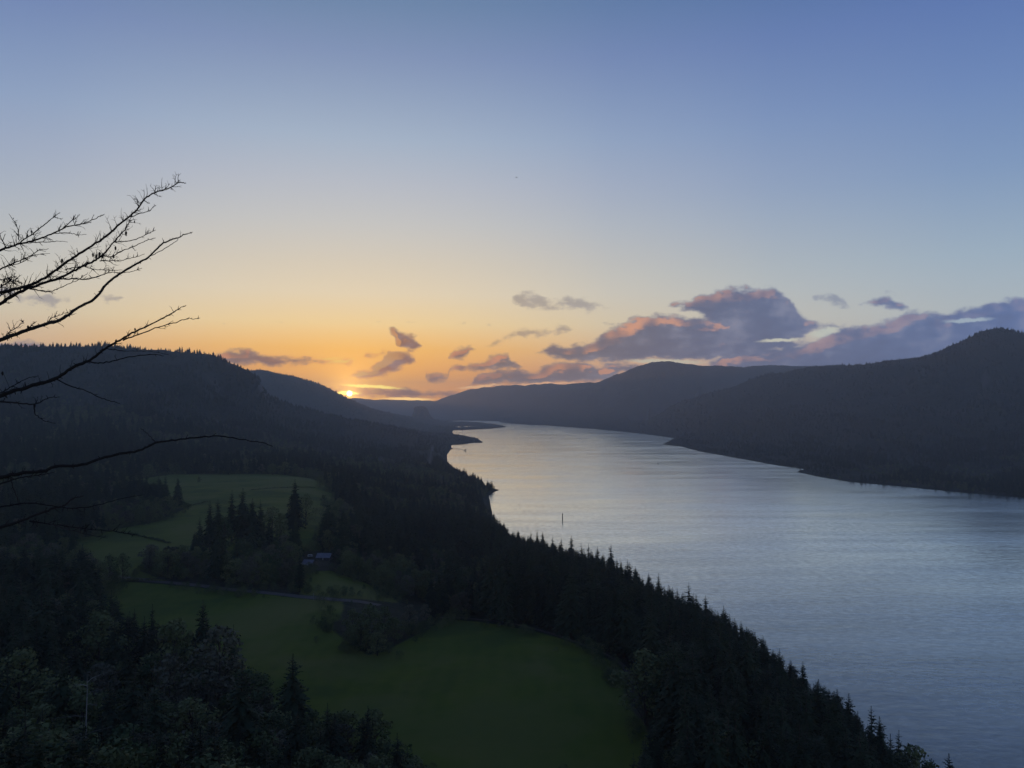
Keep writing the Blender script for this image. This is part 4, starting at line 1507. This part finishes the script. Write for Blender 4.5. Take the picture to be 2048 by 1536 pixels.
# ------------------------------------------------------------------ poles at the meadow edges
m_pole, N, B = mat_principled('grey_pole_wood', 0.85, 0.2)
tcn = N.node('ShaderNodeTexCoord')
nn = N.noise(tcn.outputs['Object'], 2.0, 4.0, 0.6)
N.put(B.inputs['Base Color'], N.ramp(nn.outputs['Fac'], [(0.3, (0.16, 0.15, 0.14, 1)), (0.7, (0.30, 0.28, 0.27, 1))]))
for px, base, top, lab in [(1130, 1270, 1250, 'lone pole on the forest edge at the far right of the lower meadow'), (627, 1201, 1186, 'short pole beside the road below the farm buildings')]:
    X, Y, Z = hit(px, base)
    h = at_depth(px, top, Y)[2] - Z
    o = empty('utility_pole', (X, Y, Z - 0.3))
    tag(o, lab, 'pole')
    vs, fs = [], []
    tube(vs, fs, [(0, 0, 0), (0, 0, h * 0.5), (0, 0, h + 0.3)], [0.16, 0.14, 0.11], 8)
    mesh_obj('post', vs, fs, m_pole, o)
    vs, fs = [], []
    box(vs, fs, -0.8, 0.8, -0.2, -0.11, h - 0.5, h - 0.35)
    mesh_obj('crossarm', vs, fs, m_pole, o)

# ------------------------------------------------------------------ hedges in the meadows
def hedge(label, pts, hgt, seed):
    r = random.Random(seed)
    P_ = [np.array(hit(*p)[:2]) for p in pts]
    P_ = catm(P_, 8)
    vs, fs = [], []
    for a, b in zip(P_[:-1], P_[1:]):
        L = np.hypot(*(b - a))
        for _ in range(int(L * 22)):
            t = r.random()
            q = a + (b - a) * t + np.array([r.gauss(0, 0.9), r.gauss(0, 0.9)])
            bump = 0.55 + 0.45 * math.sin(q[0] * 0.35 + seed) * math.sin(q[1] * 0.27)
            z = float(height(q[0], q[1])) + r.random() ** 0.7 * hgt * bump
            nrm = Vector((r.gauss(0, 1), r.gauss(0, 1), r.gauss(0, 1))).normalized()
            u = nrm.orthogonal().normalized()
            s = r.uniform(0.16, 0.42)
            quad(vs, fs, Vector((q[0], q[1], z)), u * s, nrm.cross(u) * s)
    o = mesh_obj('hedge', vs, fs, m_leaves)
    tag(o, label, 'hedge')


hedge('thin dark hedge at the foot of the firs left of the upper meadow', [(352, 1016), (372, 1014), (398, 1008), (416, 1003)], 2.2, 1)
hedge('thin hedge crossing the near left arm of the upper meadow', [(232, 1064), (262, 1069), (300, 1077), (340, 1087)], 2.0, 2)
hedge('thin hedge line running across the far upper meadow toward its right edge', [(500, 981), (540, 977), (590, 975), (632, 976)], 1.8, 3)
hedge('scrubby hedge along the road between the two meadows', [(240, 1160), (275, 1161), (330, 1163)], 2.2, 4)

# ------------------------------------------------------------------ rock tower far down the river
m_rock, N, B = mat_principled('basalt_rock', 0.9, 0.2)
tcn = N.node('ShaderNodeTexCoord')
nn = N.noise(tcn.outputs['Object'], 0.02, 6.0, 0.65)
N.put(B.inputs['Base Color'], N.ramp(nn.outputs['Fac'], [(0.35, (0.02, 0.024, 0.02, 1)), (0.65, (0.05, 0.046, 0.042, 1))]))
bX, bY, bZ = at_depth(842, 830, 11800)
bz0 = float(height(bX, bY)) - 15
top = at_depth(842, 814.0, 11800)[2] - bz0
prof = [(0.0, 210), (0.12, 170), (0.25, 140), (0.45, 124), (0.65, 112), (0.8, 104), (0.92, 90), (1.0, 56), (1.015, 5)]
vs, fs = [], []
NR = 28
for k, (t, rr) in enumerate(prof):
    for j in range(NR):
        an = 2 * math.pi * j / NR
        w = 1 + 0.16 * math.sin(3 * an + 1.0) + 0.10 * math.sin(7 * an + t * 5) + rnd.uniform(-0.05, 0.05)
        sh = -18 * t
        vs.append((math.cos(an) * rr * w + sh, math.sin(an) * rr * w * 1.1, t * top * (1 + 0.05 * math.sin(2 * an + 2.2) * (t > 0.6))))
for k in range(len(prof) - 1):
    for j in range(NR):
        a, b = k * NR + j, k * NR + (j + 1) % NR
        fs.append((a, b, b + NR, a + NR))
fs.append(tuple((len(prof) - 1) * NR + j for j in range(NR)))
rock = mesh_obj('rock_tower', vs, fs, m_rock)
rock.location = (bX, bY, bz0)
tag(rock, 'steep flat-topped rock tower rising alone from the far riverside lowland', 'rock')

# ------------------------------------------------------------------ on the river
m_pile, N, B = mat_principled('tarred_piles', 0.8, 0.3)
tcn = N.node('ShaderNodeTexCoord')
nn = N.noise(tcn.outputs['Object'], 1.5, 3.0, 0.6)
N.put(B.inputs['Base Color'], N.ramp(nn.outputs['Fac'], [(0.3, (0.02, 0.018, 0.016, 1)), (0.7, (0.05, 0.045, 0.04, 1))]))


def marker(px, base, top, label):
    X, Y, Z = at_z(px, base, 0)
    h = at_depth(px, top, Y)[2]
    o = empty('channel_marker', (X, Y, 0))
    tag(o, label, 'channel marker')
    r0 = max(0.45, 0.8)
    for k in range(3):
        an = k * 2.094 + 0.5
        vs, fs = [], []
        tube(vs, fs, [(math.cos(an) * 1.0, math.sin(an) * 1.0, -6), (math.cos(an) * 0.5, math.sin(an) * 0.5, h * 0.74)], [0.42, 0.36], 8)
        mesh_obj('pile', vs, fs, m_pile, o)
    vs, fs = [], []
    box(vs, fs, -1.3, 1.3, -1.3, 1.3, h * 0.74, h * 0.77)
    mesh_obj('platform', vs, fs, m_pile, o)
    vs, fs = [], []
    box(vs, fs, -1.15, 1.15, -0.95, -0.85, h * 0.78, h * 0.78 + 2.3)
    mesh_obj('board', vs, fs, m_pile, o)
    vs, fs = [], []
    tube(vs, fs, [(0, 0, h * 0.77), (0, 0, h * 0.96), (0, 0, h)], [0.2, 0.2, 0.34], 8)
    mesh_obj('lantern_post', vs, fs, m_pile, o)


marker(1125, 1040, 1026, 'nearest channel marker, a dark pile with a round top standing in open water')
marker(1166, 885, 880, 'nearer of the two tiny dark channel markers in the far middle of the river')
marker(1162, 877, 872.5, 'farther of the two tiny dark channel markers in the far middle of the river')

# jetty at the bend
a0 = np.array(at_z(903, 896.5, 0))
a1 = np.array(at_z(931, 901.5, 0))
pier = empty('pier', (a0[0], a0[1], 0), math.atan2(a1[1] - a0[1], a1[0] - a0[0]))
tag(pier, 'thin wooden pier reaching into the river from the left bank at the bend', 'pier')
PL = float(np.hypot(*(a1 - a0)[:2]))
vs, fs = [], []
box(vs, fs, -6, PL - 8, -1.2, 1.2, 2.6, 3.1)
mesh_obj('deck', vs, fs, m_pile, pier)
for k in range(9):
    for s in (-1, 1):
        vs, fs = [], []
        tube(vs, fs, [(k * (PL - 10) / 8, s * 1.0, -5), (k * (PL - 10) / 8, s * 1.0, 2.7)], [0.25, 0.25], 6)
        mesh_obj('pile', vs, fs, m_pile, pier)
vs, fs = [], []
box(vs, fs, PL - 16, PL + 6, -4.5, 4.5, 2.2, 3.4)
mesh_obj('head', vs, fs, m_pile, pier)
vs, fs = [], []
box(vs, fs, PL - 7, PL + 2, -3, 3, 3.4, 6.6)
i = len(vs)
vs += [Vector((x, y, z)) for x in (PL - 7.5, PL + 2.5) for y, z in ((-3.4, 6.55), (3.4, 6.55), (0, 8.8))]
fs += [(i, i + 1, i + 2), (i + 3, i + 5, i + 4), (i, i + 2, i + 5, i + 3), (i + 1, i + 4, i + 5, i + 2), (i, i + 3, i + 4, i + 1)]
mesh_obj('hut', vs, fs, m_pile, pier)

# small boat under way
m_boat, N, B = mat_principled('boat_paint', 0.4, 0.5)
tcn = N.node('ShaderNodeTexCoord')
nn = N.noise(tcn.outputs['Object'], 1.0, 3.0, 0.6)
N.put(B.inputs['Base Color'], N.ramp(nn.outputs['Fac'], [(0.3, (0.04, 0.042, 0.05, 1)), (0.7, (0.07, 0.07, 0.08, 1))]))
X, Y, Z = at_z(1316, 927.5, 0)
boat = empty('motor_boat', (X, Y, 0), R(28))
tag(boat, 'tiny dark motor boat alone in the middle of the river', 'boat')
sects = [(-5.0, 1.3, 1.0), (-2.5, 1.6, 1.0), (0.5, 1.6, 1.1), (3.0, 1.15, 1.35), (5.2, 0.06, 1.8)]
vs, fs = [], []
for x, w, z in sects:
    vs += [Vector((x, -w, z)), Vector((x, -w * 0.75, -0.2)), Vector((x, 0, -0.5)), Vector((x, w * 0.75, -0.2)), Vector((x, w, z))]
for k in range(4):
    for j in range(5):
        a, b = k * 5 + j, k * 5 + (j + 1) % 5
        fs.append((a, b, b + 5, a + 5))
fs += [(0, 4, 3, 2, 1), (20, 21, 22, 23, 24)]
mesh_obj('hull', vs, fs, m_boat, boat)
vs, fs = [], []
secc = [(-1.6, 1.0), (-1.4, 2.9), (1.2, 2.9), (2.4, 1.15)]
for yy in (-1.1, 1.1):
    vs += [Vector((a, yy, b)) for a, b in secc]
fs = [(0, 1, 2, 3), (7, 6, 5, 4)] + [(k, (k + 1) % 4, (k + 1) % 4 + 4, k + 4) for k in range(4)]
mesh_obj('cabin', vs, fs, m_boat, boat)
vs, fs = [], []
tube(vs, fs, [(-0.5, 0, 2.9), (-0.5, 0, 5.0)], [0.07, 0.05], 6)
mesh_obj('mast', vs, fs, m_boat, boat)

# bird far off in the sky
bx, by, bz = at_depth(1033, 355, 260)
vs, fs = [], []
tube(vs, fs, [(0, -0.34, 0), (0, -0.22, 0.0), (0, 0, 0.0), (0, 0.18, 0.01), (0, 0.28, 0.03), (0, 0.36, 0.02)], [0.02, 0.055, 0.075, 0.05, 0.045, 0.008], 8)
for s in (-1, 1):
    i = len(vs)
    vs += [Vector((0.04 * s, 0.12, 0.03)), Vector((0.30 * s, 0.16, 0.15)), Vector((0.66 * s, 0.02, 0.05)), Vector((0.30 * s, -0.05, 0.13)), Vector((0.04 * s, -0.12, 0.03)),
           Vector((0.04 * s, 0.12, 0.01)), Vector((0.30 * s, 0.16, 0.13)), Vector((0.30 * s, -0.05, 0.11)), Vector((0.04 * s, -0.12, 0.01))]
    fs += [(i, i + 1, i + 3, i + 4), (i + 1, i + 2, i + 3), (i + 5, i + 8, i + 7, i + 6), (i + 6, i + 7, i + 2)]
i = len(vs)
vs += [Vector((0.02, -0.30, 0.01)), Vector((-0.02, -0.30, 0.01)), Vector((-0.08, -0.48, 0.01)), Vector((0.08, -0.48, 0.01))]
fs += [(i, i + 1, i + 2, i + 3)]
bird = mesh_obj('bird', vs, fs, m_dead)
bird.location = (bx, by, bz)
bird.rotation_euler = (0, 0, R(60))
tag(bird, 'tiny dark bird alone high in the open sky', 'bird')

# ------------------------------------------------------------------ pale snag in the near wood
sX0, sY0 = (183 - 1024) / F * 172, 172.0
sZ0 = float(height(sX0, sY0))
snag = empty('dead_tree', (sX0, sY0, sZ0 - 0.5))
tag(snag, 'bare grey snag with broken pale side branches in the near wood', 'dead tree')
hs = at_depth(183, 1345, sY0)[2] - sZ0
r = random.Random(8)
vs, fs = [], []
tube(vs, fs, [(0, 0, 0), (0.1, 0, hs * 0.4), (-0.05, 0, hs * 0.7), (0.1, 0, hs * 0.9), (0.0, 0, hs)], [0.24, 0.17, 0.11, 0.06, 0.02], 8)
mesh_obj('trunk', vs, fs, m_pale, snag)
for zt, dx_, ln, rise in [(1433, -1, 7.2, 0.05), (1487, -1, 9.0, -0.02), (1365, 1, 3.4, 0.6), (1390, 1, 4.4, 0.45), (1372, -1, 3.0, 0.2), (1410, 1, 2.6, 0.1), (1470, 1, 6.4, 0.35), (1452, -1, 3.5, -0.3), (1505, 1, 2.5, 0.3), (1525, -1, 3.2, 0.4)]:
    z = at_depth(183, zt, sY0)[2] - sZ0 + 0.5
    vs, fs = [], []
    q = r.uniform(-0.4, 0.4)
    pts = [Vector((0, 0, z)) + Vector((dx_ * ln * t, q * ln * t, rise * ln * t + 0.25 * math.sin(t * 5))) for t in (0, 0.3, 0.6, 1.0)]
    tube(vs, fs, pts, [0.06, 0.05, 0.035, 0.012], 5)
    for _ in range(5):
        t = r.uniform(0.25, 0.95)
        p = pts[0].lerp(pts[-1], t)
        e = p + Vector((dx_ * r.uniform(-0.2, 0.7), r.uniform(-0.5, 0.5), r.uniform(-0.9, 0.7)))
        tube(vs, fs, [p, e], [0.022, 0.008], 4)
    mesh_obj('branch', vs, fs, m_pale, snag)

# ------------------------------------------------------------------ bare tree beside the viewpoint
TX, TY = -6.7, 7.6
TZ = float(height(TX, TY))
btree = empty('bare_tree', (TX, TY, TZ - 0.4))
tag(btree, 'bare dead tree reaching twiggy black branches in from the left edge', 'tree')
Bp = Vector((TX, TY, TZ - 0.4))
vs, fs = [], []
tube(vs, fs, [(0.2, 0.1, 0), (0.1, 0, 2.5), (0, 0.05, 5), (0.05, 0, 7), (0.0, 0, 9.0), (0.1, 0, 11.0), (0.05, 0, 13)], [0.24, 0.20, 0.17, 0.14, 0.10, 0.06, 0.02], 12)
mesh_obj('trunk', vs, fs, m_dead, btree, smooth=True)
PXM = 7.6 / F        # metres per photo pixel at the tree
BR = [  # points in photo pixels, radius at first and last point (pixels), twig density, twig length, joins the trunk
    ([(0, 585), (35, 577), (70, 566), (100, 549), (129, 527), (164, 504), (205, 478), (240, 448), (270, 423), (290, 397), (311, 385), (337, 377), (357, 366), (372, 366)], 4.2, 0.9, 1.0, 26, True),
    ([(0, 608), (29, 589), (64, 574), (117, 557), (152, 539), (187, 522), (205, 510), (228, 484), (249, 460), (258, 444), (264, 431)], 4.6, 0.9, 1.1, 26, True),
    ([(205, 510), (220, 514), (240, 504), (264, 494), (290, 482), (311, 476)], 1.6, 0.7, 0.8, 16, False),
    ([(200, 522), (222, 521), (243, 520), (268, 515), (289, 508)], 1.4, 0.6, 0.8, 15, False),
    ([(228, 484), (246, 483), (264, 481), (287, 472), (300, 465), (311, 460)], 1.5, 0.6, 0.8, 15, False),
    ([(262, 434), (280, 427), (296, 423), (305, 416), (312, 410)], 1.4, 0.6, 0.5, 12, False),
    ([(60, 578), (80, 581), (103, 582), (126, 573), (155, 560), (176, 545)], 1.8, 0.6, 0.4, 14, False),
    ([(90, 565), (117, 558), (150, 558), (182, 557), (205, 549), (220, 545), (255, 545), (272, 540), (284, 536)], 2.2, 0.6, 0.8, 16, False),
    ([(130, 540), (160, 533), (190, 538), (220, 541), (245, 540)], 1.4, 0.5, 0.9, 16, False),
    ([(0, 501), (35, 489), (70, 481), (108, 466), (132, 454), (164, 448), (188, 438), (209, 428)], 3.0, 0.7, 1.0, 20, True),
    ([(126, 457), (141, 443), (152, 436), (160, 428)], 1.3, 0.5, 1.0, 14, False),
    ([(38, 487), (67, 466), (94, 445), (110, 432), (120, 425)], 1.7, 0.6, 0.7, 16, False),
    ([(105, 467), (138, 466), (155, 470), (173, 469)], 1.2, 0.5, 0.5, 12, False),
    ([(59, 485), (97, 484), (115, 482), (135, 484)], 1.2, 0.5, 0.4, 12, False),
    ([(38, 480), (36, 460), (28, 443), (18, 428)], 1.2, 0.5, 1.2, 14, False),
    ([(12, 496), (4, 480), (-2, 464)], 1.6, 0.6, 1.0, 14, False),
    ([(0, 539), (29, 525), (59, 513), (76, 501), (97, 497)], 2.0, 0.6, 1.1, 18, True),
    ([(18, 532), (45, 524), (70, 510), (100, 507)], 1.1, 0.5, 0.8, 14, False),
    ([(0, 680), (44, 664), (88, 649), (123, 639), (152, 618), (188, 598), (217, 564), (249, 542), (278, 525), (299, 513), (322, 489), (337, 482), (356, 476), (366, 470), (375, 467), (385, 464)], 5.2, 0.9, 0.35, 12, True),
    ([(88, 649), (105, 636), (120, 630), (142, 622)], 1.2, 0.5, 1.0, 12, False),
    ([(5, 676), (22, 662), (40, 650), (48, 640)], 1.5, 0.6, 1.6, 16, False),
    ([(55, 660), (64, 650), (73, 643)], 1.3, 0.6, 1.2, 10, False),
    ([(299, 513), (320, 503), (345, 487), (356, 478)], 1.2, 0.7, 0.2, 10, False),
    ([(0, 792), (29, 781), (73, 769), (111, 757), (147, 734), (182, 719), (205, 701), (234, 684), (264, 666), (293, 653), (337, 630), (355, 619), (372, 610)], 6.0, 0.7, 0.75, 17, True),
    ([(246, 681), (281, 668), (316, 654), (352, 645), (375, 637), (388, 638), (400, 636)], 1.8, 0.6, 0.5, 12, False),
    ([(214, 697), (240, 701), (264, 702), (300, 703), (337, 709)], 1.3, 0.5, 0.15, 10, False),
    ([(178, 724), (200, 726), (220, 723), (252, 715), (293, 710), (310, 709), (327, 712)], 2.0, 0.7, 0.1, 10, False),
    ([(112, 758), (141, 772), (170, 781), (205, 797), (225, 803), (240, 807)], 1.8, 0.8, 0.15, 10, False),
    ([(0, 803), (35, 806), (70, 808), (91, 798), (105, 795), (120, 794)], 2.4, 0.6, 0.6, 12, True),
    ([(69, 809), (69, 822), (72, 830), (91, 842), (111, 847)], 1.6, 0.6, 0.2, 8, False),
    ([(0, 786), (30, 770), (55, 757), (76, 752)], 1.4, 0.5, 0.6, 12, True),
    ([(0, 955), (44, 946), (88, 942), (111, 933), (164, 929), (220, 912), (278, 901), (311, 886), (352, 880), (410, 873), (457, 874), (498, 882), (527, 885), (545, 893)], 5.0, 0.9, 0.12, 12, True),
    ([(311, 885), (299, 871), (290, 863), (281, 857)], 1.4, 0.6, 0.2, 8, False),
    ([(0, 968), (40, 956), (75, 951), (108, 945)], 2.2, 0.7, 1.0, 14, True),
    ([(20, 952), (26, 975), (35, 998), (38, 1010)], 1.3, 0.6, 0.4, 10, False),
    ([(0, 1055), (29, 1046), (59, 1035), (103, 1018), (126, 1012), (146, 997), (167, 992)], 4.4, 1.2, 0.5, 14, True),
    ([(60, 1042), (85, 1046), (117, 1050), (161, 1056), (220, 1062), (250, 1066), (275, 1068)], 2.0, 0.6, 0.9, 16, False),
    ([(100, 1048), (140, 1060), (180, 1070), (215, 1076)], 1.2, 0.5, 0.8, 14, False),
    ([(0, 1014), (59, 1006), (126, 1015), (176, 1014), (234, 999), (284, 990)], 1.8, 0.6, 0.5, 12, True),
    ([(0, 575), (14, 566), (30, 562), (44, 566)], 1.8, 0.7, 3.4, 22, True),
    ([(0, 592), (16, 584), (34, 590)], 1.6, 0.7, 3.0, 20, True),
    ([(0, 560), (18, 556), (34, 552)], 1.4, 0.6, 2.4, 16, True),
]
r = random.Random(31)


def px3(px, py, Yd):
    d = ray(px, py)
    t = Yd / d[1]
    return Vector((d[0] * t, Yd, CAMZ + d[2] * t)) - Bp


def twig(vs, fs, p, d, L, rad, depth=0):
    n = 4
    pts = [p.copy()]
    cur = p.copy()
    dd_ = d.copy()
    bend = Vector((r.uniform(-1, 1), r.uniform(-1, 1), r.uniform(-0.6, 1.0))) * 0.13
    for k in range(n):
        dd_ = (dd_ + bend + Vector((r.gauss(0, 0.10), r.gauss(0, 0.10), r.gauss(0, 0.10)))).normalized()
        cur = cur + dd_ * (L / n)
        pts.append(cur.copy())
    tube(vs, fs, pts, [rad * (1 - 0.72 * k / n) for k in range(n + 1)], 4 if depth == 0 else 3, cap=False)
    if depth < 1 and L > 9 * PXM:
        for _ in range(r.choice([1, 2, 2, 3])):
            k = r.randint(1, n)
            side = Vector((r.uniform(-1, 1), r.uniform(-1, 1), r.uniform(-1, 1)))
            d2 = (dd_ * 0.8 + side.cross(dd_).normalized() * r.uniform(0.6, 1.1)).normalized()
            twig(vs, fs, pts[k], d2, L * r.uniform(0.25, 0.5), rad * 0.6, depth + 1)


paths = {}
for bi, (pts, r0, r1, dens, tl, joined) in enumerate(BR):
    tipY = 7.6 + r.uniform(-1.3, 1.3)
    P2 = catm([np.array(p, float) for p in pts], 6)
    L_tot = sum(float(np.hypot(*(b - a))) for a, b in zip(P2[:-1], P2[1:]))
    startY = 7.6
    if not joined:
        # begins on its parent branch: take the depth of the nearest point found so far
        best = None
        for pp in paths.values():
            for q2, q3 in pp:
                dd2 = float(np.hypot(*(q2 - P2[0])))
                if best is None or dd2 < best[0]:
                    best = (dd2, q3)
        startY = (best[1] + Bp).y
    v3, acc = [], 0.0
    for k, p in enumerate(P2):
        if k:
            acc += float(np.hypot(*(p - P2[k - 1])))
        q = acc / L_tot
        jit = (r.gauss(0, 0.55), r.gauss(0, 0.55)) if 0 < k < len(P2) - 1 else (0, 0)
        v3.append(px3(p[0] + jit[0], p[1] + jit[1], startY + (tipY - startY) * q * (0.5 if joined else 0.6)))
    paths[bi] = list(zip(P2, v3))
    rads = [PXM * 0.78 * (r0 + (r1 - r0) * (k / (len(v3) - 1)) ** 0.8) * r.uniform(0.9, 1.12) for k in range(len(v3))]
    if joined:
        # on to the trunk, outside the picture
        x0, y0 = pts[0]
        sl = (pts[0][1] - pts[1][1]) / max(8.0, pts[1][0] - pts[0][0])
        sl = max(-0.1, min(0.55, sl))
        tpx = 1024 + F * (TX + 0.0) / (TY * CP)
        ext = []
        for q in (1.0, 0.66, 0.33):
            xx = x0 + (tpx - x0) * q
            ext.append(px3(xx, y0 + sl * (x0 - xx) * (1 - 0.25 * q), 7.6))
        v3e = ext + v3
        rads = [rads[0] * f for f in (1.5, 1.3, 1.12)] + rads
    else:
        v3e = v3
    vs, fs = [], []
    tube(vs, fs, v3e, rads, 7)
    if r0 > 2.8:       # knots and broken spurs on the thick limbs
        for _ in range(int(L_tot / 9)):
            k = r.randint(1, len(v3) - 2)
            if k > len(v3) * 0.8:
                continue
            dr = Vector((r.uniform(-1, 1), r.uniform(-1, 1), r.uniform(-1, 1))).normalized()
            rr = rads[k + (3 if joined else 0)]
            tube(vs, fs, [v3[k], v3[k] + dr * (rr * r.uniform(1.3, 3.2))], [rr * 0.5, rr * 0.15], 4)
    nt = int(L_tot / 5.5 * dens)
    for _ in range(nt):
        k = 1 + int((len(v3) - 3) * r.random() ** 1.25)
        tipf = 1.0 - 0.6 * (k / len(v3)) ** 2
        t = (v3[min(k + 1, len(v3) - 1)] - v3[k - 1]).normalized()
        side = Vector((r.uniform(-0.5, 0.5), r.uniform(-1, 1), r.uniform(-0.7, 1.3)))
        side = (side - t * side.dot(t)).normalized()
        d = (t * r.uniform(0.3, 1.1) + side).normalized()
        twig(vs, fs, v3[k], d, PXM * tl * tipf * r.uniform(0.45, 1.4), PXM * r.uniform(0.55, 0.95))
    mesh_obj('branch', vs, fs, m_dead, btree)

for px, py, s in [(252, 467, 1.0), (231, 497, 0.85), (227, 513, 0.8), (124, 522, 0.9), (63, 464, 0.6), (186, 510, 0.8), (199, 509, 1.0), (205, 513, 0.9), (193, 513, 0.8), (269, 444, 0.5), (55, 471, 0.5), (56, 655, 0.8), (232, 683, 0.8), (270, 659, 0.6), (290, 655, 0.5),
                  (5, 747, 0.8), (69, 812, 0.9), (8, 562, 0.9), (20, 560, 0.8), (3, 572, 0.9)]:
    best = None
    for pp in paths.values():
        for q2, q3 in pp:
            dd2 = float(np.hypot(q2[0] - px, q2[1] - (py - 4)))
            if best is None or dd2 < best[0]:
                best = (dd2, q3)
    c = px3(px, py, (best[1] + Bp).y)
    vs, fs = [], []
    L = 5.5 * s * PXM
    prof_c = [(-1.0, 0.12), (-0.7, 0.62), (-0.3, 0.82), (0.1, 0.74), (0.5, 0.5), (0.85, 0.22), (1.0, 0.05)]
    tube(vs, fs, [c + Vector((0, 0, -a * L)) for a, b in prof_c], [b * L * 0.52 for a, b in prof_c], 8)
    for k in range(26):     # scales
        t = r.uniform(-0.8, 0.8)
        an = k * 2.4
        rr = L * 0.40 * (1 - abs(t) * 0.5)
        o_ = Vector((math.cos(an), math.sin(an), 0))
        quad(vs, fs, c + o_ * rr + Vector((0, 0, t * L)), o_ * L * 0.10 + Vector((0, 0, L * 0.06)), o_.cross(Vector((0, 0, 1))) * L * 0.16)
    tube(vs, fs, [c + Vector((0, 0, L)), best[1]], [0.0016, 0.0016], 4)
    mesh_obj('cone', vs, fs, m_dead, btree)
